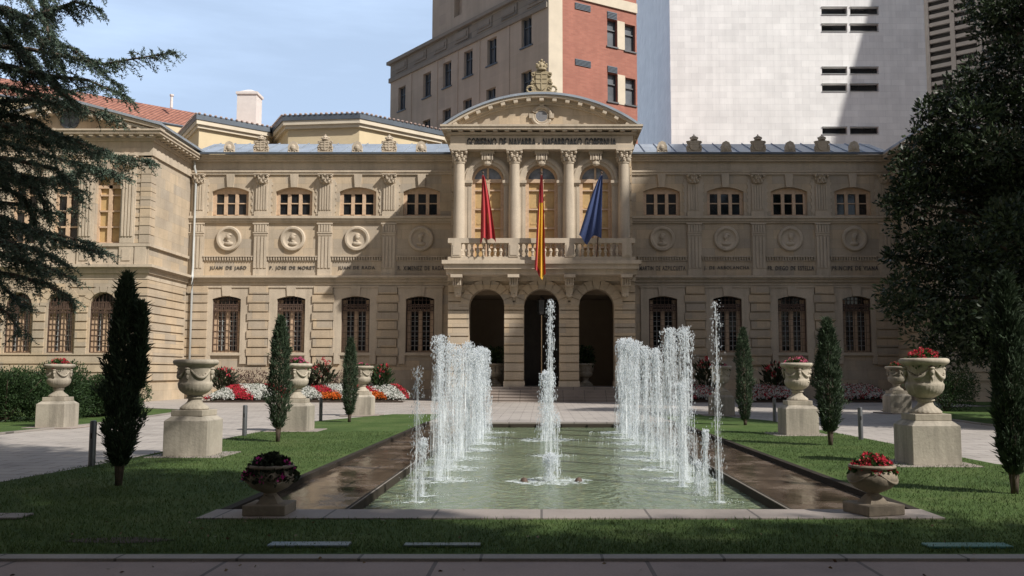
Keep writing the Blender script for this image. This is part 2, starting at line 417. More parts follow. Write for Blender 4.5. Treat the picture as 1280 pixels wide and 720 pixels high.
# ================================================================ PALACE
YW, YP, YB = 60.0, 54.7, 53.8        # wing wall, portico front, side pavilion front
palace = thing('palace', 'long sandstone palace with central columned portico, carved name panels and balcony, behind the fountain', 'palace', (0,YW,0))
palace.location = (0,0,0)
def P(mb, name, mat=None, smooth=False, angle=None, parent=None):
    return mb.build(name, mat or M_trim, parent or palace, smooth, angle)
XB = 23.4
zE0, zE1 = ZF(200,YW), ZF(195.5,YW)     # cornice
zFr0, zAr0 = ZF(213.5,YW), ZF(218.5,YW)
zWt, zWs, zWb = ZF(234,YW), ZF(239.5,YW), ZF(269.5,YW)
zS1, zS0 = ZF(271,YW), ZF(279,YW)
zDb1, zDb0 = ZF(320,YW), ZF(326.5,YW)
zT1, zT0 = ZF(345,YW), ZF(351.5,YW)
zG1 = ZF(357,YW)
zGt, zGs, zGb = ZF(370.5,YW), ZF(374,YW), ZF(440.5,YW)
zPl = ZF(458,YW)
BAY = 4.25
BX = [8.0+BAY*i for i in range(4)]
PXS = [10.13+BAY*i for i in range(4)]
def seg(cx, hw_, zb, zs, zt): return (cx, hw_, zb, zs, zt)
# window prototypes (built at origin, facing -y, base centre at z=0)
def arc_poly(w, h, hs, n=10, inset=0):
    r = h-hs; Rr = (w*w+r*r)/(2*r); pts = [(-w,0),(w,0)]
    a = math.asin(min(1, w/Rr)); cz = hs+r-Rr
    if r > w*.98: a = PI/2
    for k in range(n+1):
        t = a-2*a*k/n; pts.append((Rr*math.sin(t), cz+Rr*math.cos(t)))
    return pts
def window_upper():
    w, h, hs = 1.22, zWt-zWb, zWs-zWb
    f = MB()
    f.box(-w,w,-.02,.1,0,.1)
    for x in (-w+.09, w-.09): f.box(x-.13,x+.13,-.05,.1,.1,hs-.02)
    poly = arc_poly(w, h, hs); f.prism([(-w,hs-.12),(w,hs-.12)]+poly[2:], -.03, .12)
    for x in (-.37,.37): f.box(x-.11,x+.11,-.06,.1,.1,hs-.12)
    f.box(-w+.2,w-.2,-.03,.05,h*.45-.04,h*.45+.03)
    fr = f.build('window', M_wood, palace)
    g = MB(); g.box(-w+.05,w-.05,.06,.09,.05,hs); g.build('pane', M_glass, fr)
    return fr
def window_ground(w, h, hs):
    f = MB()
    poly = arc_poly(w, h, hs)
    f.box(-w,w,-.02,.12,0,.12); f.box(-w,-w+.3,-.02,.12,.12,hs*.985); f.box(w-.3,w,-.02,.12,.12,hs*.985)
    zt = h*.735 if h-hs < .6 else hs*.93
    f.box(-w+.3,w-.3,-.02,.12,zt,zt+.14)
    f.box(-.13,.13,-.05,.12,.12,zt)
    fr = f.build('window', M_wood, palace)
    g = MB(); g.box(-w+.05,w-.05,.06,.08,.05,hs); g.prism([(x,z) for x,z in [(-w+.05,hs)]+[(w-.05,hs)]+poly[2:]], .06, .08)
    g.build('pane', M_glass, fr)
    g = MB()
    nb = 7
    for i in range(nb+1):
        x = -w+.04+(2*w-.08)*i/nb; 
        r = h-hs; Rr=(w*w+r*r)/(2*r); zt2 = hs+r-Rr+math.sqrt(max(0,Rr*Rr-x*x))
        g.box(x-.012,x+.012,-.26,-.225,.02,zt2)
    for j in range(9):
        z = .05+hs*.97*j/8; g.box(-w+.02,w-.02,-.265,-.22,z-.011,z+.011)
    for x in (-w+.03, w-.03): g.box(x-.04,x+.04,-.25,-.2,.02,hs)
    # ornamental lattice band in the head of the grille
    for i in range(14):
        x = -w+.1+(2*w-.2)*i/13; g.box(x-.02,x+.02,-.27,-.23,zt+.05,zt+.42)
        g.cbox((x,-.245,hs*.86+.1),.03,.03,.34,Matrix.Rotation(.6 if i%2 else -.6,3,'Y'))
    g.box(-w+.02,w-.02,-.28,-.22,zt,zt+.06); g.box(-w+.02,w-.02,-.28,-.22,zt+.42,zt+.47)
    g.build('grille', M_iron, fr)
    g = MB(); wi = w-.3
    for sx in (-1,1):
        xm = sx*(.13+wi)/2; g.box(xm-.016,xm+.016,.0,.055,.12,zt)
        for j in range(1,8): z = .12+(zt-.12)*j/8; g.box(sx*.13,sx*wi,.0,.055,z-.014,z+.014)
    g.build('glazing_bars', M_gutter, fr)
    return fr
def put(proto, loc, used, rz=None):
    o = proto if not used else dup(proto)
    o.location = loc
    if rz is not None: o.rotation_euler = (0,0,rz)
    return o
def capital(mb, x, y, z0, w, h):
    """corinthian capital: bell, two rows of leaves, corner volutes, abacus (flat w wide shaft below)"""
    mb.lathe([(w*.46,0),(w*.5,.03),(w*.42,.06),(w*.45,h*.5),(w*.6,h*.86)], 14, (x,y,z0))
    for row,(zz,hh,rr) in enumerate(((.04,h*.45,.50),(h*.33,h*.42,.54))):
        for k in range(8):
            a = 2*PI*(k+.5*row)/8; cx, cy = x+math.cos(a)*w*rr, y+math.sin(a)*w*rr
            mb.ball((cx,cy,z0+zz+hh*.45), w*.13, w*.13, hh*.5, 6, 4)
            mb.ball((x+math.cos(a)*w*(rr+.1),y+math.sin(a)*w*(rr+.1),z0+zz+hh*.85), w*.09, w*.09, w*.07, 6, 4)
    for sx in (-1,1):
        mb.ball((x+sx*w*.56,y-w*.5,z0+h*.78), w*.14,w*.14,w*.14,8,5)
    mb.ball((x,y-w*.6,z0+h*.86), w*.1,w*.1,w*.1,6,4)
    mb.box(x-w*.68,x+w*.68,y-w*.66,y+w*.66,z0+h*.88,z0+h)
def crest(mb, x, y, z, w, h):
    """royal arms: shield in a carved cartouche below a crown"""
    s = w/2
    mb.prism([(x-s*.95,z),(x+s*.95,z),(x+s*.86,z+h*.08),(x-s*.86,z+h*.08)], y-.14, y+.16)
    mb.prism([(x-s*.9,z+h*.08),(x+s*.9,z+h*.08),(x+s,z+h*.3),(x+s*.8,z+h*.45),(x+s*.98,z+h*.62),(x+s*.45,z+h*.67),(x-s*.45,z+h*.67),(x-s*.98,z+h*.62),(x-s*.8,z+h*.45),(x-s,z+h*.3)], y-.05, y+.1)
    sh = [(x-s*.55,z+h*.64),(x+s*.55,z+h*.64),(x+s*.57,z+h*.3),(x+s*.35,z+h*.17),(x,z+h*.1),(x-s*.35,z+h*.17),(x-s*.57,z+h*.3)]
    mb.prism(sh, y-.13, y+.02)
    for k in range(3): mb.box(x-s*.5,x+s*.5,y-.16,y-.12,z+h*(.3+.13*k),z+h*(.33+.13*k))
    mb.box(x-.03,x+.03,y-.165,y-.12,z+h*.14,z+h*.62)
    for sx in (-1,1):
        for q,(zz,rr) in enumerate(((.17,.16),(.36,.12),(.56,.15))):
            mb.torus((x+sx*s*.78,y-.08,z+h*zz), s*rr, s*.07, 8, 5)
    # crown
    mb.lathe([(s*.42,0),(s*.46,.02),(s*.44,h*.06)], 12, (x,y,z+h*.69))
    for k in range(8):
        a = 2*PI*k/8; mb.ball((x+math.cos(a)*s*.44,y+math.sin(a)*s*.3,z+h*.8), s*.12,s*.12,h*.06,6,4)
    mb.ball((x,y,z+h*.82), s*.36, s*.3, h*.11, 10, 6); mb.ball((x,y,z+h*.96), s*.1,s*.1,h*.045,6,4)
def shell(mb, x, y, z, w, h):
    pts = [(x-w*.5,z)]+[(x+w*.5*math.cos(PI-PI*k/10)*(1 if k%2 else .93), z+h*.35+h*.65*math.sin(PI*k/10)*(1 if k%2 else .94)) for k in range(11)]+[(x+w*.5,z)]
    mb.prism(pts, y-.1, y+.12)
    mb.ball((x,y-.1,z+h*.45), w*.24, .12, h*.26, 8, 5)
    for sx in (-1,1): mb.torus((x+sx*w*.33,y-.1,z+h*.16), w*.13, .05, 8, 5)
def text_part(s, x, z, y, width, height, name='inscription', mat=None, depth=.02, parent=None):
    cu = bpy.data.curves.new('lettering','FONT'); cu.body = s; cu.size = 1; cu.extrude = depth; cu.align_x = 'CENTER'; cu.offset = .012; cu.space_character = (1.2 if height < .35 else 1.05); cu.space_word = 1.4
    to = bpy.data.objects.new('lettering', cu); COL.objects.link(to)
    bpy.context.view_layer.update()
    me = bpy.data.meshes.new_from_object(to.evaluated_get(bpy.context.evaluated_depsgraph_get()))
    co = np.empty(len(me.vertices)*3, dtype=np.float32); me.vertices.foreach_get('co', co); co = co.reshape(-1,3)
    mn, mx = co.min(0), co.max(0)
    kx = width/(mx[0]-mn[0]); kz = height/(mx[1]-mn[1]); out = np.empty_like(co)
    out[:,0] = x+(co[:,0]-(mn[0]+mx[0])/2)*kx; out[:,2] = z+(co[:,1]-mn[1])*kz; out[:,1] = y-co[:,2]
    me.vertices.foreach_set('co', out.ravel()); me.update(); me.materials.clear(); me.materials.append(mat or M_letter)
    bpy.data.objects.remove(to); bpy.data.curves.remove(cu)
    o = bpy.data.objects.new(name, me); link(o, parent or palace); return o
wu = window_upper(); wg = window_ground(.93, zGt-zGb, zGs-zGb); nu = 0
NAMES_L = ['R. XIMENEZ DE RADA','JUAN DE RADA','P. JOSE DE MORET','JUAN DE JASO']
NAMES_R = ['MARTIN DE AZPILCUETA','J. DE ARBOLANCHA','FR. DIEGO DE ESTELLA','PRINCIPE DE VIANA']
for s in (-1, 1):
    xs = sorted([s*5.4, s*XB]); x0, x1 = xs
    hs = [(s*x,1.22,zWb,zWs,zWt) for x in BX]+[(s*x,.93,zGb,zGs,zGt) for x in BX]
    m = MB(); m.panel(x0,x1,0,zE0,YW,YW+.45,hs); P(m,'wall',M_wall)
    m = MB(); m.box(x0,x1,YW+6,YW+6.3,0,zE0); P(m,'rear_wall',M_wall)
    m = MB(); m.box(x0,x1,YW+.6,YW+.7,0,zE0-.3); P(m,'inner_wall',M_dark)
    # entablature
    m = MB(); e = .0
    m.box(x0,x1,YW-.10,YW-.003,zAr0,zFr0-.12); m.box(x0,x1,YW-.16,YW-.003,zFr0-.12,zFr0)
    m.box(x0,x1,YW-.05,YW-.003,zFr0+.003,zE0-.15)
    m.box(x0,x1,YW-.28,YW-.003,zE0-.147,zE0); m.box(x0,x1,YW-.4,YW-.003,zE0+.003,zE1-.1); m.box(x0,x1,YW-.58,YW-.003,zE1-.097,zE1)
    P(m,'cornice')
    m = MB(); m.box(x0,x1,YW-.74,YW-.64,zE1+.003,zE1+.12); P(m,'gutter',M_zincd)
    # roof with standing seams
    zr0, zr1 = zE1+.1, ZF(180,YW+4.0)
    m = MB(); m.add([(x0,YW-.4,zr0),(x1,YW-.4,zr0),(x1,YW+4,zr1),(x0,YW+4,zr1),(x0,YW+6.3,zr1-.1),(x1,YW+6.3,zr1-.1),(x0,YW+6.3,zE0),(x1,YW+6.3,zE0)],
                    [(0,1,2,3),(3,2,5,4),(4,5,7,6)])
    P(m,'roof',M_zinc)
    m = MB(); k = x0+.5
    while k < x1-.3:
        d = Vector((0,4.4,zr1-zr0)).normalized()
        m.add([(k-.015,YW-.4,zr0),(k+.015,YW-.4,zr0),(k+.015,YW+4,zr1),(k-.015,YW+4,zr1),(k-.015,YW-.4,zr0+.09),(k+.015,YW-.4,zr0+.09),(k+.015,YW+4,zr1+.09),(k-.015,YW+4,zr1+.09)],
              [(4,5,6,7),(0,4,7,3),(1,2,6,5),(0,1,5,4)]); k += 1.05
    P(m,'roof_seams',M_zinc)
    # string courses
    m = MB(); m.box(x0,x1,YW-.30,YW-.003,zS1-.14,zS1+.02); m.box(x0,x1,YW-.2,YW-.003,zS0+.12,zS1-.143); m.box(x0,x1,YW-.12,YW-.003,zS0,zS0+.117)
    P(m,'sill_course')
    m = MB(); m.box(x0,x1,YW-.42,YW-.003,zT1-.14,zT1); m.box(x0,x1,YW-.3,YW-.003,zT0+.1,zT1-.143); m.box(x0,x1,YW-.2,YW-.003,zT0-.06,zT0+.097); m.box(x0,x1,YW-.06,YW-.003,zG1,zT0-.063)
    P(m,'string_course')
    m = MB(); m.box(x0,x1,YW-.16,YW-.003,0,.5); m.box(x0,x1,YW-.09,YW-.003,.503,zPl-.05)
    P(m,'plinth',M_wall)
    for i, bx in enumerate(BX):
        x = s*bx
        o = put(wu,(x,YW+.28,zWb),nu); o = put(wg,(x,YW+.32,zGb),nu); nu += 1
        # keystone + window head of upper window
        m = MB(); m.prism([(x-.2,zWt-.02),(x+.2,zWt-.02),(x+.27,zAr0-.003),(x-.27,zAr0-.003)], YW-.14, YW-.002)
        P(m,'keystone')
        # medallion with a bust in relief
        zc = ZF(298.5,YW); m = MB()
        m.lathe([(.84,0),(.84,.10),(.78,.17),(.66,.17),(.6,.10),(.55,.06),(.52,.045),(0,.045)], 36, (x,YW-.002,zc), axis='y')
        q = (i*2+(s>0))%3-1
        m.ball((x+.03*q,YW-.1,zc+.12), .17,.12,.22,10,7); m.ball((x+.03*q-.15*(1 if q<=0 else -1),YW-.14,zc+.1),.05,.05,.06,6,4)
        m.ball((x+.02*q,YW-.08,zc-.14), .1,.09,.16,8,5); m.ball((x,YW-.06,zc-.33), .32,.1,.15,10,6); m.ball((x+.04,YW-.11,zc+.25), .18,.1,.1,8,5)
        P(m,'medallion',M_trim,True,40)
        # dentil strip
        hwb = 1.66; m = MB(); m.box(x-hwb,x+hwb,YW-.16,YW-.002,zDb1-.07,zDb1); m.box(x-hwb,x+hwb,YW-.05,YW-.002,zDb0,zDb0+.06)
        n = 19
        for k in range(n):
            xx = x-hwb+.1+(2*hwb-.2)*k/(n-1); m.prism([(xx-.05,zDb1-.073),(xx+.05,zDb1-.073),(xx+.03,zDb0+.063),(xx-.03,zDb0+.063)], YW-.13, YW-.002)
        P(m,'dentil_band')
        nm = (NAMES_L if s < 0 else NAMES_R)[i]
        wd = min(3.0, .19*len(nm)+.15) if len(nm) < 17 else 3.05
        o_t = text_part(nm, x, ZF(338,YW), YW-.02, wd, .29)
        # ground window surround with ears
        m = MB(); so, si = 1.47, .93
        m.panel(x-so,x+so,zGb-.02,zG1-.15,YW-.10,YW-.002,[(x,.935,zGb-.3,zGs,zGt)])
        m.box(x-so+.1,x-so+.5,YW-.13,YW-.002,zGb-.75,zGb-.023); m.box(x+so-.5,x+so-.1,YW-.13,YW-.002,zGb-.75,zGb-.023)
        m.box(x-so-.08,x+so+.08,YW-.16,YW-.002,zG1-.147,zG1-.03)
        m.box(x-1.05,x+1.05,YW-.14,YW-.002,zGb-.2,zGb-.023)
        m.prism([(x-.26,zGt+.02),(x+.26,zGt+.02),(x+.32,zG1-.02),(x-.32,zG1-.02)], YW-.18, YW-.002)
        P(m,'window_surround')
    for i, px in enumerate(PXS):
        x = s*px; last = (i == 3)
        # rusticated pier of the ground storey
        m = MB(); z = zPl+.03; z_top = zG1-.05; nC = 9; hC = (z_top-z)/nC
        xa, xb = (x-.62, x+.62)
        if last: xa, xb = sorted([x-s*.9, s*XB])
        m.box(xa,xb,YW-.06,YW-.002,z,z_top)
        for k in range(nC):
            m.box(xa-(.1 if k%2 else 0)*(0 if last else 1),xb+(.1 if k%2 else 0)*(0 if last else 1),YW-.19,YW-.063,z+k*hC+.085,z+(k+1)*hC)
        P(m,'rusticated_pier',M_rust)
        # doric pilaster of the panel storey
        m = MB(); w = .44; za, zb = zT1+.02, zS0-.003
        m.box(x-.5,x+.5,YW-.05,YW-.002,za,zb)
        m.box(x-w,x+w,YW-.12,YW-.053,za,zb-.85)
        for k in range(4): xx = x-w+.1+k*(2*w-.2)/3; m.box(xx-.075,xx+.075,YW-.17,YW-.123,za+.5,zb-.9)
        m.box(x-w-.02,x+w+.02,YW-.16,YW-.053,zb-.847,zb-.7); m.box(x-w-.06,x+w+.06,YW-.2,YW-.053,zb-.697,zb-.62)
        for k in range(5): xx = x-w+.08+k*(2*w-.16)/4; m.box(xx-.06,xx+.06,YW-.2,YW-.053,zb-.6,zb-.12)
        m.box(x-w,x+w,YW-.14,YW-.053,zb-.617,zb-.1); m.box(x-w-.08,x+w+.08,YW-.22,YW-.053,zb-.097,zb-.003)
        P(m,'panel_pilaster')
        # corinthian pilaster of the upper storey
        m = MB(); za, zb = zS1+.02, zAr0-.003; hc = .62; w = .40
        m.box(x-.62,x+.62,YW-.05,YW-.002,za,zb-.3)
        for k in range(5): m.box(x+.62,x+.70,YW-.05,YW-.002,za+.3+k*.45,za+.5+k*.45); m.box(x-.70,x-.62,YW-.05,YW-.002,za+.3+k*.45,za+.5+k*.45)
        m.box(x-w,x+w,YW-.13,YW-.053,za,zb-hc)
        m.box(x-w-.06,x+w+.06,YW-.2,YW-.133,za,za+.3)
        for k in range(5): xx = x-w+.07+k*(2*w-.14)/4; m.box(xx-.05,xx+.05,YW-.18,YW-.133,za+.42,zb-hc-.08)
        capital(m, x, YW-.02, zb-hc, w*1.75, hc)
        P(m,'pilaster')
    for i in range(3):
        x = s*(PXS[i]); m = MB(); crest(m, x, YW-.52, zE1+.10, 1.05, ZF(168,YW-.5)-zE1-.1); P(m,'roof_crest',M_trim,False)
    for bx in BX:
        m = MB(); shell(m, s*bx, YW-.5, zE1+.1, .72, .82); P(m,'roof_shell')
    # quoin strip next to portico
    m = MB(); z = .5
    while z < zE0-.6:
        m.box(s*5.42,s*6.0,YW-.35,YW-.002,z+.03,min(z+.55,zE0-.5)); z += .55
    P(m,'quoin_strip',M_rust)
# ---------------------------------------------------------------- portico
FZ = ZF(483.5,YP)                       # loggia floor
AW, AT = 1.06, ZF(361,YP); AS = AT-AW
AX = (-3.3,0,3.3); HX = 5.62
zSl1, zSl0 = ZF(327,53.8), ZF(342,53.8)
m = MB()
gh = [(x,AW,-1,AS,AT) for x in AX]
m.panel(-HX,HX,FZ,zSl0-.35,YP+.06,YP+.95,gh)
P(m,'portico_wall',M_wall)
m = MB(); zc_ = FZ+.35; nC = 10; hC = (AS+.25-zc_)/9.0
for k in range(11):
    za, zb = zc_+k*hC+.075, zc_+(k+1)*hC
    if zb > zSl0-.5: break
    m.panel(-HX,HX,za,zb,YP-.06,YP+.058,[(x,AW+(.0 if zb<AS else .0),-1,AS,AT) for x in AX])
P(m,'rustication',M_rust)
for x in AX:                             # radiating voussoirs, 9 per arch
    m = MB()
    for k in range(9):
        a0 = PI*(k+.04)/9; a1 = PI*(k+.96)/9; r0, r1 = AW+.003, AW+.55+(.2 if k==4 else 0)
        poly = [(x+r0*math.cos(a0),AS+r0*math.sin(a0)),(x+r1*math.cos(a0),AS+r1*math.sin(a0)),(x+r1*math.cos(a1),AS+r1*math.sin(a1)),(x+r0*math.cos((a0+a1)/2+.12),AS+r0*math.sin((a0+a1)/2+.12)),(x+r0*math.cos((a0+a1)/2-.12),AS+r0*math.sin((a0+a1)/2-.12))]
        poly = [(x+r0*math.cos(a0),AS+r0*math.sin(a0)),(x+r1*math.cos(a0),AS+r1*math.sin(a0)),(x+r1*math.cos(a1),AS+r1*math.sin(a1)),(x+r0*math.cos(a1),AS+r0*math.sin(a1))]
        m.prism(poly, YP-.118, YP+.03)
    P(m,'arch_voussoirs',M_rust)
for xa, xb in ((-HX-.06,-3.3-AW+.02),(-3.3+AW-.02,-AW+.02),(AW-.02,3.3-AW+.02),(3.3+AW-.02,HX+.06)):
    m = MB(); m.box(xa-.02,xb+.02,YP-.12,YP+.97,FZ,FZ+.33); P(m,'pier_base')
# loggia interior
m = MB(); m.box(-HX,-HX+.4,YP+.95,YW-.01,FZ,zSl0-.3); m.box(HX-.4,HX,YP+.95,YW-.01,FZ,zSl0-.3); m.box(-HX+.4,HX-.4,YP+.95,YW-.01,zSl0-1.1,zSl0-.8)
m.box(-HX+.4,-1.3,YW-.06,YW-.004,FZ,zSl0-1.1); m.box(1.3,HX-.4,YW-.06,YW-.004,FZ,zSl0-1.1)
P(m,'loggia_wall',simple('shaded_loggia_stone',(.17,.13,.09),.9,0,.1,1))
m = MB(); m.box(-HX,HX,YP-.05,YW-.01,.02,FZ-.002); P(m,'loggia_floor',M_kerb)
for sx in (-1,1):
    m = MB(); m.box(sx*.03,sx*1.3,YW-.14,YW-.07,FZ,zSl0-1.1)
    for k in range(3): m.box(sx*.2,sx*1.08,YW-.18,YW-.143,FZ+.3+k*1.3,FZ+1.35+k*1.3)
    P(m,'entrance_door',M_door)
m = MB(); x0 = HX+.1
for k in range(5):
    m.box(-x0,x0,YP-.4-.36*k,(YP-.05 if k==0 else YP-.4-.36*(k-1)),.005,FZ*(5-k)/5.0-.003)
    m.box(-x0,x0,YP-.43-.36*k,YP-.403-.36*k,FZ*(5-k)/5.0-.05,FZ*(5-k)/5.0-.003)
P(m,'entrance_steps',M_pool_stone)
# upper body side walls
zC0 = ZF(188.5,YP); zC1 = ZF(183,YP)
for sx in (-1,1): m = MB(); m.box(sx*5.0,sx*5.42,YP+.75,YW-.005,zSl0-.35,zC1+1.2); P(m,'side_wall',M_wall)
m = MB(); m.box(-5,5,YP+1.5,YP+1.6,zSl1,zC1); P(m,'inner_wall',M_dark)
for sx in (-1,1):
    m = MB(); z = zSl1+.3
    while z < zC0-.4:
        m.box(sx*5.3,sx*5.52,YP+.5,YP+1.3,z+.03,z+.5); z += .52
    P(m,'side_quoins',M_rust)
# upper wall with three tall arched openings
M_lun = simple('lunette_reflection_glass',(.20,.22,.25),.12,0,.5,1.5)  # pale reflection painted into the lunette pane colour
WW = .98; WT = ZF(206,YP+.3); WS = WT-WW; WB = zSl1
m = MB(); m.panel(-5.42,5.42,WB-.1,zC0,YP+.3,YP+.75,[(x,WW,WB,WS,WT) for x in AX]); P(m,'upper_portico_wall',M_wall)
for x in AX:
    m = MB()
    for rr, yy in ((WW+.12,.12),(WW+.30,.18),(WW+.42,.1)):
        n = 20; pr = rr-.10
        for k in range(n):
            a0, a1 = PI*k/n, PI*(k+1)/n
            m.prism([(x+pr*math.cos(a0),WS+pr*math.sin(a0)),(x+(rr+.08)*math.cos(a0),WS+(rr+.08)*math.sin(a0)),(x+(rr+.08)*math.cos(a1),WS+(rr+.08)*math.sin(a1)),(x+pr*math.cos(a1),WS+pr*math.sin(a1))], YP+.3-yy, YP+.298)
    P(m,'archivolt')
    for sx in (-1,1):
        m = MB(); xc = x+sx*(WW+.27)
        m.box(xc-.26,xc+.26,YP+.18,YP+.298,WB,WS-.3); m.box(xc-.3,xc+.3,YP+.1,YP+.298,WS-.297,WS-.2); m.box(xc-.33,xc+.33,YP+.04,YP+.298,WS-.197,WS-.02)
        m.box(xc-.14,xc-.07,YP+.15,YP+.178,WB+.6,WS-.4); m.box(xc+.07,xc+.14,YP+.15,YP+.178,WB+.6,WS-.4)
        P(m,'impost')
    m = MB(); m.box(x-.42,x+.42,YP-.15,YP+.2,zC0-.22,zC0-.003)
    m.prism([(x-.36,zC0-.22),(x+.36,zC0-.22),(x+.22,WT+.03),(x-.22,WT+.03)], YP-.05, YP+.25)
    for k in range(5): m.box(x-.3+k*.15-.04,x-.3+k*.15+.04,YP-.2,YP-.148,zC0-.6,zC0-.22)
    m.ball((x,YP-.02,WT+.03),.24,.16,.2,8,5); m.ball((x,YP-.1,WT+.32),.14,.14,.2,8,5)
    P(m,'keystone_console')
    # french window with ochre inner shutters
    f = MB(); n = 14
    for k in range(n):
        a0, a1 = PI*k/n, PI*(k+1)/n; r0, r1 = WW-.14, WW
        f.prism([(x+r0*math.cos(a0),WS+r0*math.sin(a0)),(x+r1*math.cos(a0),WS+r1*math.sin(a0)),(x+r1*math.cos(a1),WS+r1*math.sin(a1)),(x+r0*math.cos(a1),WS+r0*math.sin(a1))], YP+.52, YP+.66)
    for sx in (-1,1): f.box(x+sx*(WW-.2),x+sx*WW,YP+.52,YP+.66,WB,WS); 
    f.box(x-WW,x+WW,YP+.48,YP+.66,WS-.1,WS+.12); f.box(x-.12,x+.12,YP+.5,YP+.66,WB,WS-.1); f.box(x-.06,x+.06,YP+.52,YP+.66,WS+.12,WT-.1)
    for k in range(4):
        z = WB+ (WS-.1-WB)*(k+.9)/4.3; f.box(x-WW+.2,x+WW-.2,YP+.54,YP+.64,z-.045,z+.045)
    fw = f.build('french_window', M_wood, palace)
    g = MB(); g.box(x-WW+.1,x+WW-.1,YP+.66,YP+.68,WS+.05,WT-.3); g.prism([(x+(WW-.1)*math.cos(PI*k/10),WS+(WW-.1)*math.sin(PI*k/10)) for k in range(11)], YP+.6, YP+.65); g.build('pane', M_lun, fw)
    for sx in (-1,1):
        g = MB(); g.box(x+sx*.12,x+sx*(WW-.2),YP+.65,YP+.68,WB,WS-.1)
        for k in range(5): z = WB+(WS-WB)*(k+.45)/5; g.box(x+sx*.22,x+sx*(WW-.3),YP+.63,YP+.652,z-.05,z+.05)
        g.build('shutter', M_shut, fw)
CX = (-5.0,-1.65,1.65,5.0)
for x in CX:
    m = MB(); z0 = WB-.05; hc = ZF(188.5,YP)-ZF(203.5,YP); zt = zC0-hc
    m.box(x-.5,x+.5,YP-.35,YP+.35,z0,z0+.3)
    m.lathe([(.46,.3),(.47,.38),(.40,.44),(.42,.52),(.36,.58),(.35,1.2),(.345,(zt-z0)*.5),(.30,zt-z0-.1),(.34,zt-z0-.06),(.34,zt-z0)], 24, (x,YP,z0))
    P(m,'column',M_trim,True,35)
    m = MB(); capital(m, x, YP, zt, .72, hc-.003); P(m,'capital',M_trim)
# entablature, inscription, cornice
m = MB(); m.box(-5.6,5.6,YP-.42,YP+.76,zC0,zC1); m.box(-5.55,5.55,YP-.34,YP+.76,zC1+.003,ZF(171,YP)); P(m,'entablature')
zK0, zK1 = ZF(170.5,YP), ZF(160,YP)
m = MB(); m.box(-5.75,5.75,YP-.5,YP+.76,zK0+.003,zK0+.14); m.box(-6.05,6.05,YP-.8,YP+.76,zK1-.28,zK1-.12); m.box(-6.12,6.12,YP-.86,YP+.76,zK1-.117,zK1)
m.box(-6.05,-5.43,YP+.763,YW,zK1-.28,zK1); m.box(5.43,6.05,YP+.763,YW,zK1-.28,zK1)
P(m,'cornice')
def one(x0,x1,y0,y1,z0,z1,Mx=None): m = MB(Mx); m.box(x0,x1,y0,y1,z0,z1); P(m,'modillion')
for k in range(17): x = -5.6+k*.7; one(x-.14,x+.14,YP-.74,YP-.35,zK0+.145,zK1-.283)
for sx in (-1,1):
    for k in range(5): one(sx*5.45,sx*5.95,YP+.1+k*1.05,YP+.36+k*1.05,zK0+.145,zK1-.283)
text_part('GOBIERNO DE NAVARRA - NAFARROAKO GOBERNUA', 0, ZF(182.6,YP-.4), YP-.375, 9.05, .50, 'inscription', simple('black_letters',(.03,.03,.03),.5,.2,.2,6), .03)
# segmental pediment
hw, rise = 6.1, ZF(114,YP-.8)-zK1
Rr = (hw*hw+rise*rise)/(2*rise); cz = zK1+rise-Rr; A = math.asin(hw/Rr)
def arc_band(mb, r0, r1, y0, y1, n=40, a=None, zmin=None):
    a = a or A
    for k in range(n):
        t0, t1 = -a+2*a*k/n, -a+2*a*(k+1)/n
        mb.prism([(r0*math.sin(t0),cz+r0*math.cos(t0)),(r1*math.sin(t0),cz+r1*math.cos(t0)),(r1*math.sin(t1),cz+r1*math.cos(t1)),(r0*math.sin(t1),cz+r0*math.cos(t1))], y0, y1)
m = MB(); arc_band(m, Rr-.30, Rr-.14, YP-.62, YP+.3); arc_band(m, Rr-.52, Rr-.303, YP-.30, YP+.3, a=A*.97); arc_band(m, Rr-.66, Rr-.523, YP-.2, YP+.3, a=A*.95); P(m,'pediment_cornice')
m = MB(); arc_band(m, Rr-.137, Rr, YP-.7, YW+2.5); P(m,'pediment_roof',M_zinc)
n = 15
for k in range(n):
    m = MB(); t = -A*.88+2*A*.88*k/(n-1)
    m.cbox(((Rr-.41)*math.sin(t),YP-.44,cz+(Rr-.41)*math.cos(t)), .26,.30,.2, Matrix.Rotation(t,3,'Y'))
    P(m,'modillion')
m = MB(); pts = [((Rr-.5)*math.sin(t),cz+(Rr-.5)*math.cos(t)) for t in [-A*.955+2*A*.955*k/30 for k in range(31)]]
pts = [(x,max(z,zK1)) for x,z in pts]; m.prism(pts[::-1], YP-.1, YP+.25); P(m,'tympanum',M_wall)
m = MB(); zz = ZF(146,YP)
m.torus((0,YP-.12,zz), .56, .13, 28, 8); m.torus((0,YP-.12,zz), .40, .06, 24, 6)
for a in (0,PI/2,PI,1.5*PI): m.cbox((math.cos(a)*.62,YP-.16,zz+math.sin(a)*.62),.28,.16,.28)
m.box(-.3,.3,YP-.2,YP-.1,zz-.82,zz-.7); P(m,'oculus_frame')
m = MB(); m.lathe([(.38,0),(.38,.05),(0,.05)],20,(0,YP-.1,zz),axis='y'); P(m,'oculus',simple('oculus_grille',(.2,.2,.21),.6,.2,.3,20))
# great crest on the pediment
m = MB(); zq = zK1+rise-.05; hq = ZF(74,YP-.4)-zq; crest(m, 0, YP-.3, zq, 1.3, hq)
for sx in (-1,1): m.torus((sx*.70,YP-.36,zq+.30), .20, .07, 14, 6); m.ball((sx*.55,YP-.34,zq+.9),.08); m.ball((sx*.6,YP-.34,zq+.7),.09)
for k in range(5): m.ball((-.3+k*.15,YP-.34,zq+hq*(.86+.06*(2-abs(k-2)))),.075)
P(m,'great_crest',stone('gilded_stone',(.42,.35,.23),dirt=.6))
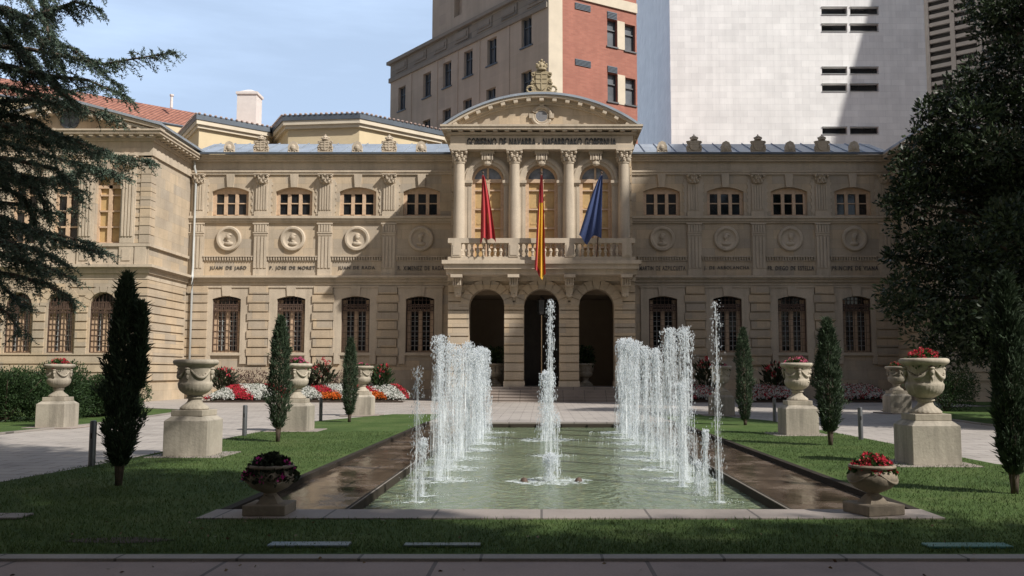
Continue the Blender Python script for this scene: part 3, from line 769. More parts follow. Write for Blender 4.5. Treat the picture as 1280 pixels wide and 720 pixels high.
# balcony
m = MB(); m.box(-HX-.22,HX+.22,52.95,YP+.3,zSl1-.22,zSl1-.003); m.box(-HX-.1,HX+.1,53.1,YP+.3,zSl1-.5,zSl1-.223); m.box(-HX,HX,53.35,YP+.3,zSl0-.1,zSl1-.503)
m.box(-HX-.04,HX+.04,YP-.1,YP+.97,zSl0-.36,zSl0-.103)
P(m,'balcony_slab')
zR1, zR0 = ZF(298,53.2), ZF(304,53.2); y0, y1 = 53.1, 53.5
m = MB(); m.box(-5.5,5.5,y0-.03,y1+.03,zR0,zR1); m.box(-5.5,5.5,y0,y1,zSl1,zSl1+.2)
for sx in (-1,1): m.box(sx*5.15,sx*5.45,y1+.03,YP+.2,zR0,zR1-.01); m.box(sx*5.15,sx*5.45,y1,YP+.2,zSl1,zSl1+.2)
bal = P(m,'balustrade')
for x in CX:
    m = MB(); xx = max(-5.2,min(5.2,x)); m.box(xx-.28,xx+.28,y0-.04,y1+.04,zSl1+.203,zR0-.003); m.box(xx-.2,xx+.2,y0-.07,y0-.043,zSl1+.3,zR0-.1); m.build('pedestal', M_trim, bal)
hb = zR0-zSl1-.2
def baluster_mb():
    b = MB(); h = hb
    b.box(-.1,.1,-.1,.1,0,.07); b.box(-.1,.1,-.1,.1,h-.07,h)
    b.lathe([(.06,.07),(.08,.12),(.055,.18),(.11,.36*h+.05),(.125,.42*h),(.10,.52*h),(.05,.68*h),(.045,.76*h),(.075,.80*h),(.05,.85*h),(.08,h-.09),(.08,h-.07)],12)
    return b
bp = baluster_mb().build('baluster', M_trim, bal, True, 40); first = True
for a, b_, n in ((-4.9,-1.95,9),(-1.35,1.35,8),(1.95,4.9,9)):
    for k in range(n):
        x = a+.12+(b_-a-.24)*k/(n-1)
        if first: o = bp; first = False
        else: o = bp.copy(); COL.objects.link(o); o.parent = bal
        o.location = (x,(y0+y1)/2,zSl1+.2)
for sx in (-1,1):
    o = bp.copy(); COL.objects.link(o); o.parent = bal; o.location = (sx*5.3,54.0,zSl1+.2)
for x in CX:
    x = max(-5.15,min(5.15,x)); m = MB()
    m.box(x-.34,x+.34,53.15,YP,zSl0-.28,zSl0-.1)
    m.prism([(x-.27,zSl0-.28),(x+.27,zSl0-.28),(x+.24,zSl0-.75),(x-.24,zSl0-.75)], 53.6, YP)
    m.prism([(x-.24,zSl0-.75),(x+.24,zSl0-.75),(x+.18,zSl0-1.3),(x-.18,zSl0-1.3)], 54.2, YP)
    for k in range(4): m.box(x-.21+k*.14-.04,x-.21+k*.14+.04,53.5,53.62,zSl0-.7,zSl0-.3)
    m.ball((x,53.7,zSl0-.66),.25,.16,.14,8,5); m.ball((x,54.3,zSl0-1.22),.2,.14,.16,8,5)
    P(m,'balcony_corbel')
# ---------------------------------------------------------------- side pavilions
def pavilion(s):
    PW = 5.15; cx0 = -28.4
    S = Matrix.Scale(s*-1, 4, (1,0,0))          # s=-1 keeps, s=+1 mirrors
    xr, xl = -XB, -33.4
    zc0, zc1 = zE0, zE1
    zsT, zsB = zT1, zT0-.05
    uB, uT = ZF(304,YB), ZF(217,YB); uW = .75; uS = uT-uW
    gB, gT = ZF(441,YB), ZF(366,YB); gW = .8; gS = gT-gW
    xsw = (cx0-2.5,cx0,cx0+2.5)
    front = Matrix.Identity(4); side = Matrix.Translation((xr,YB,0)) @ Matrix.Rotation(PI/2,4,'Z')
    L = YW-YB
    def part(m, nm, mat=None, sm=False, an=None): P(m, nm, mat, sm, an)
    m = MB(S); m.panel(xl,xr-.003,0,zc0-.2,YB,YB+.5,[(x,gW,gB,gS,gT) for x in xsw]+[(x,uW,uB,uS,uT) for x in xsw]); part(m,'wall',M_wall)
    m = MB(S@side); m.panel(0,L-.01,0,zc0-.2,0,.5,[]); part(m,'wall',M_wall)
    # rusticated ground storey front & side
    zA = 1.15; nC = 12; hC = (zsB-.5-zA)/nC
    m = MB(S)
    for k in range(nC):
        m.panel(xl-.06,xr+.10,zA+k*hC+.08,zA+(k+1)*hC,YB-.11,YB-.003,[(x,gW+.12,gB-.05,gS,gT+.12) for x in xsw])
    part(m,'rustication',M_rust)
    m = MB(S@side)
    for k in range(nC): m.box(.003,L-.5,-.11,-.003,zA+k*hC+.08,zA+(k+1)*hC)
    part(m,'rustication',M_rust)
    m = MB(S); m.box(xl,xr+.12,YB-.13,YB-.003,0,zA-.1); m.box(xr+.003,xr+.12,YB+.003,YW-.2,0,zA-.1); part(m,'plinth',M_wall)
    m = MB(S)
    for za, zb, d in ((zsT-.16,zsT,.45),(zsB+.18,zsT-.163,.3),(zsB-.1,zsB+.177,.18),(zsB-.45,zsB-.103,.06)):
        m.box(xl,xr+d,YB-d,YB-.003,za,zb); m.box(xr+.003,xr+d,YB,YW-.25,za,zb)
    part(m,'string_course')
    for za,zb,d in ((0,0,0),):
        m = MB(S); z1_ = uB-.02
        m.box(xl,xr+.16,YB-.16,YB-.003,z1_-.18,z1_); m.box(xl,xr+.05,YB-.05,YB-.003,zsT+.003,z1_-.183)
        m.box(xr+.003,xr+.16,YB,YW-.25,z1_-.18,z1_)
        for x in (cx0-1.25,cx0+1.25,cx0-3.75,cx0+3.75): m.box(x-.42,x+.42,YB-.14,YB-.053,zsT+.003,z1_-.183); m.box(x-.25,x+.25,YB-.18,YB-.143,zsT+.25,z1_-.35)
        m.box(xr-.75,xr-.08,YB-.14,YB-.053,zsT+.003,z1_-.183)
        part(m,'pedestal_course')
    # giant pilasters
    for x in (cx0-1.25,cx0+1.25,cx0-3.75,cx0+3.75):
        m = MB(S); zb = zAr0-.2; hc = .75
        m.box(x-.42,x+.42,YB-.14,YB-.003,uB,zb-hc)
        for k in range(4): xx = x-.28+k*.187; m.box(xx-.055,xx+.055,YB-.2,YB-.143,uB+.4,zb-hc-.1)
        capital(m, x, YB-.06, zb-hc, .72, hc-.003); part(m,'pilaster')
    m = MB(S); z = uB
    while z < zAr0-.5:
        m.box(xr-.55,xr+.05,YB-.08,YB-.003,z+.02,z+.5); m.box(xr+.003,xr+.05,YB,YB+.7,z+.02,z+.5); m.box(xr-.95,xr-.553,YB-.05,YB-.003,z+.02,z+.25); z += .52
    part(m,'quoins',M_rust)
    for x in xsw:
        m = MB(S); n = 14
        for k in range(n):
            a0,a1 = PI*k/n, PI*(k+1)/n
            m.prism([(x+(uW+.02)*math.cos(a0),uS+(uW+.02)*math.sin(a0)),(x+(uW+.3)*math.cos(a0),uS+(uW+.3)*math.sin(a0)),(x+(uW+.3)*math.cos(a1),uS+(uW+.3)*math.sin(a1)),(x+(uW+.02)*math.cos(a1),uS+(uW+.02)*math.sin(a1))], YB-.12, YB-.003)
        for sx in (-1,1): m.box(x+sx*(uW+.02),x+sx*(uW+.32),YB-.16,YB-.003,uS-.2,uS-.003); m.box(x+sx*(uW+.03),x+sx*(uW+.26),YB-.1,YB-.003,uB,uS-.2)
        part(m,'archivolt')
        sh = (abs(x-(cx0+2.5)) < .1)
        f = MB(S); f.box(x-uW,x-uW+.13,YB+.3,YB+.42,uB,uS); f.box(x+uW-.13,x+uW,YB+.3,YB+.42,uB,uS); f.box(x-.11,x+.11,YB+.28,YB+.42,uB,uT-.05); f.box(x-uW,x+uW,YB+.28,YB+.42,uS-.1,uS+.1)
        for k in range(4): z = uB+(uS-uB)*k/3.6+.06; f.box(x-uW+.1,x+uW-.1,YB+.3,YB+.42,z-.05,z+.05)
        fr = f.build('tall_window', M_wood, palace)
        g = MB(S); g.box(x-uW,x+uW,YB+.43,YB+.45,uB,uT); g.build('shutter' if sh else 'pane', M_shut if sh else M_glass, fr)
    # ground windows
    for x in xsw:
        o = dup(wgA); o.location = (x if s<0 else -x, YB+.35, gB)
        m = MB(S)
        for k in range(7):
            a0 = PI*(k+.05)/7; a1 = PI*(k+.95)/7; r0, r1 = gW+.05, gW+.42
            m.prism([(x+r0*math.cos(a0),gS+r0*math.sin(a0)),(x+r1*math.cos(a0),gS+r1*math.sin(a0)),(x+r1*math.cos(a1),gS+r1*math.sin(a1)),(x+r0*math.cos(a1),gS+r0*math.sin(a1))], YB-.14, YB-.05)
        part(m,'arch_voussoirs',M_rust)
    # entablature all round + modillions
    m = MB(S)
    for za, zb, d in ((zAr0-.2,zFr0,.12),(zFr0+.003,zE0-.35,.06),(zE0-.347,zE0-.15,.2),(zE0-.02,zE1-.1,.72),(zE1-.097,zE1,.8)):
        m.box(xl-d,xr+d,YB-d,YB-.003,za,zb); m.box(xr+.003,xr+d,YB,YW-.05,za,zb)
    part(m,'cornice')
    x = xl
    while s < 0 and x < xr+.6: one(x-.12,x+.12,YB-.66,YB-.2,zE0-.147,zE0-.023,S); x += .6
    y = YB+.1
    while s < 0 and y < YW-.3: one(xr+.2,xr+.66,y-.12,y+.12,zE0-.147,zE0-.023,S); y += .6
    # gable pediment and roof
    if s > 0:
        m = MB(S); m.box(xl-.8,xr+.8,YB-.8,YW,zE1+.003,zE1+.15); part(m,'roof',M_zinc)
        return
    zA_ = ZF(123,YB-.7)-.1; hwp = (xr-xl)/2+.75; cxm = (xl+xr)/2
    m = MB(S); m.prism([(xl,zE1),(xr,zE1),(cxm,zA_-.35)], YB-.02, YB+.3); part(m,'gable',M_wall)
    m = MB(S); th = .28
    for sx in (-1,1):
        m.prism([(cxm+sx*hwp,zE1),(cxm+sx*hwp,zE1+.2),(cxm,zA_),(cxm,zA_-th)], YB-.75, YB-.023)
        for k in range(9):
            q = (k+.7)/10; m.cbox((cxm+sx*hwp*q,YB-.45,zA_-.45-(zA_-zE1)*q*.96),.22,.5,.16,Matrix.Rotation(sx*.37,3,'Y'))
    part(m,'raking_cornice')
    m = MB(S)
    for sx in (-1,1):
        m.prism([(cxm+sx*(hwp+.1),zE1+.2),(cxm+sx*(hwp+.1),zE1+.34),(cxm,zA_+.16),(cxm,zA_+.003)], YB-.85, YW+6)
    part(m,'roof',M_zinc)
    m = MB(S); m.torus((cxm,YB-.06,(zE1+zA_)/2-.15), .5, .1, 20, 6); m.lathe([(.45,0),(.45,.05),(0,.05)],18,(cxm,YB-.03,(zE1+zA_)/2-.15),axis='y'); part(m,'oculus',M_zincd)
    m = MB(S); m.tube([(-23.05,YW-.5,zE1-.1),(-23.05,YW-.42,zE0-.6),(-22.98,YW-.3,zE0-1.0),(-22.98,YW-.3,zT1+.4),(-22.85,YW-.62,zT1-.1),(-22.85,YW-.62,zT0-.2),(-22.98,YW-.3,zT0-.7),(-22.98,YW-.3,.1)], .075, 8); part(m,'downpipe',M_gutter,True)
wgA = window_ground(.8, ZF(366,YB)-ZF(441,YB), ZF(366,YB)-ZF(441,YB)-.8)
pavilion(-1)
pavilion(1)
for o_ in list(wgA.children): bpy.data.objects.remove(o_)
bpy.data.objects.remove(wgA)
# lantern, flags
lt = thing('hanging_lantern','dark glass lantern hanging in the middle arch of the portico','lantern',(0,56.2,0))
m = MB(); zt = AT-.35; m.lathe([(.02,.0),(.16,-.1),(.34,-.25),(.3,-.3),(.3,-.95),(.2,-1.1),(.02,-1.15)],6,(0,0,zt)); m.build('lamp_body',M_steel,lt)
m = MB(); m.tube([(0,0,zt),(0,0,zSl0-1.1)],.02,6); m.build('chain',M_steel,lt)
def flag(name, label, xt, zt, xb_l, xb_r, zb, cols, xpole, gap=0, stripes=None, curl=.0):
    f = thing(name, label, 'flag', (0,0,0), group='flags on the balcony')
    yt, yb_ = 52.3, 53.25
    m = MB(); m.tube([(xpole,yb_,zSl1+.1),(xt,yt,zt)], [.035,.025], 8); m.ball((xt,yt,zt+.06),.07)
    m.build('pole', M_iron, f, True)
    nu_, nv = 41, 30; V = []; Fs = []; mi = []
    for j in range(nv+1):
        v = j/nv
        for i in range(nu_):
            u = i/(nu_-1); e = v**.75
            xl_ = xt+(xb_l-xt)*e-.05; xr_ = xt+(xb_r-xt)*e+.05
            x = xl_+(xr_-xl_)*u
            y = yt-.05+.35*v+(.05+.22*v)*math.sin(u*15+v*1.3+curl)*.6+.05*math.sin(v*9+u*4)
            zz = zt-.1+(zb-zt+.1)*v*(1-.1*abs(math.sin(u*3.1+curl))*v)+.12*v*math.sin(u*9+curl)
            V.append((x,y,zz))
    for j in range(nv):
        for i in range(nu_-1):
            a = j*nu_+i; Fs.append((a,a+1,a+nu_+1,a+nu_)); u = (i+.5)/(nu_-1)
            mi.append(stripes(u, (j+.5)/nv) if stripes else 0)
    b = MB(); b.v = V; b.f = Fs; b.mi = mi
    b.build('cloth', cols, f, True); return f
def cloth_m(name, c):
    m, nt, b = new_mat(name); b.inputs['Base Color'].default_value = (*c,1); b.inputs['Roughness'].default_value=.75; b.inputs['Specular IOR Level'].default_value=.2; return m
C_red = cloth_m('red_cloth',(.46,.06,.065)); C_yel = cloth_m('yellow_cloth',(.72,.42,.05)); C_blu = cloth_m('blue_cloth',(.065,.09,.20)); C_dred = cloth_m('gold_emblem',(.45,.25,.06))
X_ = lambda px, py: XF(px,py,52.4)
flag('red_flag','limp plain red flag hanging from the left pole of the balcony', X_(604,217), ZF(217,52.3), X_(601,300), X_(619,300), ZF(305,52.4), [C_red,C_dred], X_(609,325),
     stripes=lambda u,v: 1 if (.55<u<.62 and .55<v<.72) else 0)
flag('striped_flag','long red and yellow striped flag hanging over the middle of the balcony', X_(677,217), ZF(217,52.3), X_(669,345), X_(681,345), ZF(352,52.4), [C_red,C_yel], X_(678,325),
     stripes=lambda u,v: 1 if ((.24<u<.82 and v>.25) and not(v>.93 and u<.5)) else 0, curl=1)
flag('blue_flag','limp dark blue flag swept to one side on the right pole of the balcony', X_(752,217), ZF(217,52.3), X_(725,300), X_(751,300), ZF(303,52.4), [C_blu], X_(747,325), curl=2)
# ================================================================ GROUND, LAWNS, POOL
def sheet(name, polys, z, mat, kind='structure', thick=0):
    m = MB()
    for p in polys:
        if thick: m.plan(p, z-thick, z)
        else: m.add([(x,y,z) for x,y in p], [tuple(range(len(p)))])
    o = m.build(name, mat); tag(o, kind=kind); return o
PX0, PX1, PY0, PY1 = -3.78, 4.48, 11.30, 31.0     # outer edge of the sunk pool
IX0, IX1 = -2.42, 3.10                             # inner basin
AXP = .35
sheet('ground', [[(-400,-60),(400,-60),(400,PY0),(-400,PY0)],[(-400,PY1),(400,PY1),(400,500),(-400,500)],[(-400,PY0),(PX0,PY0),(PX0,PY1),(-400,PY1)],[(PX1,PY0),(400,PY0),(400,PY1),(PX1,PY1)]], 0, M_plaza)
sheet('front_path', [[(-60,-8),(60,-8),(60,8.42),(-60,8.42)]], .004, M_path)
sheet('lawn_kerb', [[(-60,8.42),(60,8.42),(60,8.62),(-60,8.62)]], .03, M_kerb, thick=.028)
LZ = .03
lx0, lx1 = -8.35, 8.6
lawn_polys = {
 'front_lawn': [[(-40,8.62),(40,8.62),(40,10.62),(-40,10.62)]],
 'left_lawn': [[(-9.2,10.62),(-3.95,10.62),(-3.95,11.3),(PX0-.12,11.3),(PX0-.12,37.2),(-6.0,37.2),(-7.75,32.2),(-8.05,24),(-8.05,17.5),(-8.3,14.2)]],
 'right_lawn': [[(4.62,10.62),(40,10.62),(40,13.5),(9.4,15.4),(8.35,17),(8.25,24),(8.0,32.2),(6.4,37.2),(PX1+.12,37.2),(PX1+.12,11.3),(4.62,11.3)]],
 'far_left_lawn': [[(-40,10),(-15.2,22),(-14.6,30),(-15.6,41),(-22.5,46),(-22.9,53),(-40,53)]],
 'far_right_lawn': [[(40,13),(15.0,24),(14.4,30),(15.2,41),(22.5,46),(22.9,53),(40,53)]],
}
for k, p in lawn_polys.items():
    if k == 'front_lawn': p = [[(-40,8.62),(40,8.62),(40,10.62),(-40,10.62)]]
    sheet(k, p, LZ, M_lawn)
m = MB()                                           # thin kerb between path and far lawns
for s in (-1,1):
    pl = [(-40,10),(-15.2,22),(-14.6,30),(-15.6,41),(-22.5,46)] if s<0 else [(40,13),(15.0,24),(14.4,30),(15.2,41),(22.5,46)]
    for a,b in zip(pl[:-1],pl[1:]):
        a,b = Vector(a),Vector(b); n = (b-a).orthogonal().normalized()*.07
        m.plan([tuple(a-n),tuple(b-n),tuple(b+n),tuple(a+n)],.005,.055)
tag(m.build('path_kerb',M_kerb),kind='structure')
# grass blades close to the camera (stuff)
def blades(name, n, y0, y1, xa, xb, inside):
    P_ = np.column_stack([rng.uniform(xa,xb,n), y0+(y1-y0)*rng.random(n)**1.5, np.full(n,LZ)])
    ok = np.array([inside(x,y) for x,y,_ in P_]); P_ = P_[ok]; k = len(P_)
    D = np.column_stack([rng.normal(0,.45,k), rng.normal(0,.45,k), np.ones(k)])
    o = cards(name, P_, D, rng.uniform(.025,.06,k), rng.uniform(.006,.012,k), M_blade, None, .1, .3); tag(o,kind='stuff')
def ins(x,y):
    if 8.66 < y < 10.58: return True
    if 10.58 <= y < 36:
        if y < 17.5: l0 = -9.0+.2*(y-11)*.9 if y<14 else -8.25
        else: l0 = -8.0
        return (l0 < x < -4.0 and not (y<11.35 and x>-3.97)) or (4.7 < x < 8.2 and not (y<11.35 and x<4.64))
    return False
blades('grass', 150000, 8.66, 26, -10, 10, ins)
# pool
pool = thing('fountain_basin','long sunken stone fountain basin with shallow dark side channels and flush stone rim','fountain basin',(AXP,PY0,0))
pool.location=(0,0,0)
M_tank = stone('wet_tank_stone', (.05,.042,.032), dirt=.6, rough=.95)
m = MB()
m.box(-3.95,4.62,10.62,PY0,-.3,.045)
m.build('front_coping', M_pool_stone, pool)
M_edge = simple('dark_edge_stone',(.035,.029,.023),.85,0,.2,3,0,.1)
for xe in (PX0-.12,PX1): m = MB(); m.box(xe,xe+.12,PY0+.003,PY1,-.35,.05); m.build('edge_strip', M_edge, pool)
m = MB(); m.box(PX0-.12,PX1+.12,PY1+.003,PY1+.5,-.5,.03); m.build('back_coping', M_kerb, pool)
for xa,xb in ((PX0,IX0-.08),(IX1+.08,PX1)): m = MB(); m.box(xa,xb,PY0+.003,PY1,-.5,-.08); m.build('channel_floor', M_tank, pool)
for xa in (IX0-.08,IX1): m = MB(); m.box(xa,xa+.08,PY0+.003,PY1,-.5,-.02); m.build('divider', M_tank, pool)
for x in (IX0-.03,IX1+.03): m = MB(); m.tube([(x,PY0+.02,-.03),(x,PY1-.05,-.03)],.014,8); m.build('rim_pipe', M_kerb, pool, True)
m = MB(); m.box(IX0,IX1,PY0,PY1,-.9,-.8); m.box(IX0,IX1,PY1-.003,PY1+.002,-.9,-.02); m.build('tank', M_tank, pool)
WZ = -.14
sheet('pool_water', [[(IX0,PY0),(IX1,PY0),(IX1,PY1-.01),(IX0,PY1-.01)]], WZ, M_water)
sheet('channel_water', [[(PX0,PY0),(IX0-.08,PY0),(IX0-.08,PY1-.01),(PX0,PY1-.01)],[(IX1+.08,PY0),(PX1,PY0),(PX1,PY1-.01),(IX1+.08,PY1-.01)]], -.035, M_chan)
# inlet blocks and small floats
for x in (XF(655,609,15.7), XF(723,608,15.8)):
    m = MB(); m.lathe([(.05,WZ-.1),(.07,WZ),(.05,WZ+.05),(.02,WZ+.07)],10,(x,15.7,0)); m.build('nozzle', M_iron, pool, True)
for k in range(6): m = MB(); x = IX0+.6+k*(IX1-IX0-1.2)/5; m.box(x-.09,x+.09,PY1-.10,PY1-.01,-.2,-.03); m.build('overflow_block', M_tank, pool)
# ---------------------------------------------------------------- water jets
def jet(x, y, top, label, group, spread=.20, dens=1.0, strands=9, core=True, foam=.55, lean=0):
    t = thing('water_jet', label, 'water jet', (x,y,WZ), group=group)
    h = top-WZ; n = int(1600*dens*h/2.6); px = y/912.0          # size of one picture element there
    nl = 10; la = rng.uniform(0,2*PI,nl); lr = spread*rng.uniform(.2,1.0,nl)      # falling threads
    v = rng.random(n)**.85; w = rng.integers(0,nl,n); rad = lr[w]*(.25+.75*np.sqrt(1-v))+rng.normal(0,.13*spread,n)
    Pd = np.column_stack([np.cos(la[w])*rad+rng.normal(0,.03,n), np.sin(la[w])*rad+rng.normal(0,.03,n), v*h])
    tag(octas('droplets', Pd, px*rng.uniform(.12,.42,n)*(.7+.5*v), rng.uniform(2.0,9.0,n)*(1.15-v*.6), M_jet, t), kind='stuff')
    n2 = int(170*dens); a = rng.uniform(0,2*PI,n2); r = spread*.8*np.sqrt(rng.random(n2))
    Pc = np.column_stack([np.cos(a)*r, np.sin(a)*r, h*1.01-rng.random(n2)**1.3*.38*min(1,h/2)-r*.5+rng.normal(0,.03,n2)])
    tag(octas('crown', Pc, px*rng.uniform(.2,.75,n2), rng.uniform(.8,2.6,n2), M_jet, t), kind='stuff')
    m = MB()
    for k in range(strands):
        aa = rng.uniform(0,2*PI); r1 = spread*rng.uniform(.15,.95); z = h*rng.uniform(.75,1.0)
        while z > .05:
            ln = rng.uniform(.10,.4); z2 = max(.0, z-ln); q = .35+.65*math.sqrt(max(0,1-z/h))
            q2 = .35+.65*math.sqrt(max(0,1-z2/h)); wd = px*rng.uniform(.12,.3)
            m.tube([(math.cos(aa)*r1*q,math.sin(aa)*r1*q,z),(math.cos(aa)*r1*(q+q2)/2,math.sin(aa)*r1*(q+q2)/2,(z+z2)/2),(math.cos(aa)*r1*q2,math.sin(aa)*r1*q2,z2)],[.0005,wd,.0005],4)
            z = z2-rng.uniform(.02,.3)
    if core: m.tube([(0,0,0),(0,0,h*.5),(0,0,h*.97)],[px*.6,px*.45,px*.2],6)
    m.build('stream', M_jet, t)
    nv_ = int(110*dens*h/2.6); Vv = []
    for _ in range(nv_):
        aa = rng.uniform(0,2*PI); vv = rng.random(); r1 = spread*rng.uniform(.1,1.0)*(.3+.7*math.sqrt(1-vv)); L_ = rng.uniform(.25,.9)*min(1,h/2); z1_ = max(L_, vv*h*1.0); wq = px*rng.uniform(.8,3.0); th = rng.uniform(0,PI)
        x_, y_ = math.cos(aa)*r1, math.sin(aa)*r1; dx, dy = math.cos(th)*wq/2, math.sin(th)*wq/2
        Vv += [(x_-dx,y_-dy,z1_-L_),(x_+dx,y_+dy,z1_-L_),(x_+dx*.5,y_+dy*.5,z1_),(x_-dx*.5,y_-dy*.5,z1_)]
    tag(np_mesh('mist', Vv, np.arange(len(Vv)).reshape(-1,4), M_veil, t), kind='stuff')
    if foam:
        n3 = int(260*foam); a = rng.uniform(0,2*PI,n3); r = spread*2.6*np.sqrt(rng.random(n3))
        Pf = np.column_stack([np.cos(a)*r*1.5, np.sin(a)*r, np.abs(rng.normal(0,.04,n3))*np.exp(-r/spread*.4)])
        tag(octas('splash', Pf, px*rng.uniform(.2,.6,n3), rng.uniform(.4,1.1,n3), M_jet, t), kind='stuff')
        m = MB(); k = 26; pts = [(math.cos(2*PI*i/k)*spread*5.0*foam*rng.uniform(.7,1.2), math.sin(2*PI*i/k)*spread*4.4*foam*rng.uniform(.7,1.2), .006) for i in range(k)]
        m.add(pts,[tuple(range(k))]); m.build('foam', M_foam, t)
    return t
rowY = [15.9, 17.75, 19.8, 21.9, 24.0, 26.1, 28.3]
for s in (-1,1):
    side = 'left' if s<0 else 'right'
    for i,y in enumerate(rowY):
        place = ['nearest','second','third','fourth','fifth','sixth','farthest'][i]
        jet(AXP+s*(2.14+(-.02 if s<0 else 0)), y, 2.42+.03*i+rng.uniform(-.26,.16), f'tall white water jet, {place} in the {side} row of fountain jets', 'tall jets in two rows', spread=rng.uniform(.20,.29), dens=rng.uniform(1.15,1.6), strands=8)
jet(XF(684,555,25.3), 25.3, 1.75, 'broad misty water jet at the far middle of the basin', None, spread=.30, dens=1.5, strands=10)
jet(XF(688,580,20.5), 20.5, ZF(376,20.5), 'very tall thin water jet in the middle, before the dark arch', None, spread=.15, dens=.35, strands=3)
jet(XF(688,609,15.7), 15.7, .33, 'low bubbling water jet in the near middle of the basin', None, spread=.17, dens=2.6, strands=6, foam=.8)
jet(XF(697,600,16.3), 16.3, .95, 'thin short water jet just behind the low bubbling one', None, spread=.06, dens=.35, strands=2, foam=.2)
jet(XF(899,636,13.2), 13.2, ZF(377,13.2), 'tall thin beaded water jet at the near right corner of the basin', None, spread=.10, dens=.30, strands=2, foam=.3)
jet(XF(520,636,13.2), 13.2, ZF(460,13.2), 'thin water jet at the near left corner of the basin', None, spread=.10, dens=.4, strands=2, foam=.35)
jet(XF(528,630,13.9), 13.9, ZF(548,13.9), 'short water jet beside the thin one at the near left corner', None, spread=.11, dens=1.0, strands=6, foam=.35)
jet(XF(883,625,13.9), 13.9, ZF(538,13.9), 'short pointed water jet left of the tall beaded one', None, spread=.07, dens=1.4, strands=5, foam=.3)
jet(XF(873,625,14.2), 14.2, ZF(578,14.2), 'lowest of the small water jets at the near right corner', None, spread=.06, dens=1.5, strands=5, foam=.3)
jet(XF(853,610,15.0), 15.0, ZF(480,15.0), 'half height water jet at the front of the right hand row', None, spread=.09, dens=1.4, strands=7, foam=.3)
# ---------------------------------------------------------------- urns, pots, bollards
def pedestal_block(m, w, h):
    m.box(-w/2,w/2,-w/2,w/2,.0,h-.09)
    m.add([(-w/2,-w/2,h-.09),(w/2,-w/2,h-.09),(w/2,w/2,h-.09),(-w/2,w/2,h-.09),(-w*.38,-w*.38,h),(w*.38,-w*.38,h),(w*.38,w*.38,h),(-w*.38,w*.38,h)],
          [(0,1,5,4),(1,2,6,5),(2,3,7,6),(3,0,4,7),(4,5,6,7)])
def make_pedestal():
    t = thing('stone_pedestal','x','pedestal',group='stone pedestals of the large urns')
    m = MB(); pedestal_block(m,.88,.83); o = m.build('block', M_pave_ped, t); bevel(o,.012,2)
    m = MB(); m.box(-.75,.75,-.62,.75,.005,.045); o = m.build('base_slab', M_pool_stone, t); bevel(o,.008,1)
    return t
def swag(m, r, z, a0, a1, drop, n=12, rad=.028):
    m.tube([((r+.0)*math.cos(a0+(a1-a0)*k/n), (r)*math.sin(a0+(a1-a0)*k/n), z-drop*math.sin(PI*k/n)) for k in range(n+1)], [rad*(.5+.8*math.sin(PI*k/n)) for k in range(n+1)], 7)
def make_urn():
    t = thing('stone_urn','x','urn',group='large carved stone urns')
    m = MB(); m.box(-.33,.33,-.33,.33,0,.12); o = m.build('plinth', M_urn, t); bevel(o,.01,2)
    m = MB()
    def mod(a,z):
        if .42 < z < .66: return 1+.035*abs(math.sin(a*14))*math.sin(PI*(z-.42)/.24)
        if .14 < z < .24: return 1+.02*math.sin(a*20)
        return 1
    m.lathe([(.27,.12),(.285,.135),(.28,.16),(.24,.20),(.185,.24),(.145,.28),(.13,.33),(.135,.345),(.165,.355),(.165,.38),(.14,.395),(.17,.42),(.235,.455),(.285,.50),(.318,.56),(.333,.62),(.338,.66),(.322,.68),(.315,.70),(.316,.74),(.322,.82),(.332,.90),(.342,.96),(.352,.99),(.375,1.01),(.415,1.03),(.44,1.06),(.445,1.09),(.43,1.12),(.40,1.135),(.35,1.135),(.33,1.10),(.32,1.04),(.0,1.04)], 84, (0,0,0), mod)
    o = m.build('body', M_urn, t, True, 50)
    m = MB()
    for k in range(4):
        a = PI/4+k*PI/2
        swag(m, .335, .93, a-.62, a+.62, .16)
        x, y = math.cos(a+PI/4)*.345, math.sin(a+PI/4)*.345
        m.ball((x,y,.88), .05,.05,.075,10,7); m.ball((x*1.1,y*1.1,.87), .018,.018,.025,6,4); m.ball((x,y,.95), .06,.06,.03,8,5)
        m.tube([(x,y,.82),(x*1.02,y*1.02,.76),(x*.98,y*.98,.71)],[.03,.022,.008],6)
        for q in range(5): aa = a-.3+q*.15; m.ball((.335*math.cos(aa),.335*math.sin(aa),.79+.03*abs(q-2)), .024,.024,.024,6,4)
    m.build('garland', M_urn, t, True)
    return t
ped0 = make_pedestal(); urn0 = make_urn()
M_geran_l = foliage('geranium_leaves',(.02,.05,.012),(.06,.12,.03),6,.2)
M_geran_f = foliage('red_petals',(.42,.02,.035),(.70,.06,.10),6,.3)
M_pink_f = foliage('pink_petals',(.55,.08,.20),(.75,.16,.28),6,.3)
M_purple_l = foliage('purple_leaves',(.012,.022,.010),(.05,.055,.03),6,.15)
M_white_f = foliage('white_petals',(.62,.62,.58),(.82,.82,.78),6,.3)
M_orange_f = foliage('orange_petals',(.65,.13,.02),(.80,.22,.04),6,.3)
def ellip(n, rx, ry, rz, shell=.6, zc=0, up=False):
    d = unit(rng.normal(size=(n,3)));
    if up: d[:,2] = np.abs(d[:,2])
    r = (shell+(1-shell)*rng.random(n))[:,None]
    return d*r*np.array([rx,ry,rz])+np.array([0,0,zc]), d
def heads(name, C, r, mat, parent, k=9, sz=.03):
    P_ = []; D_ = []
    for c in C:
        d = unit(rng.normal(size=(k,3))); P_.append(np.array(c)+d*r*.6); D_.append(d+np.array([0,0,.3]))
    return cards(name, np.vstack(P_), np.vstack(D_), sz, sz*.9, mat, parent, .1)
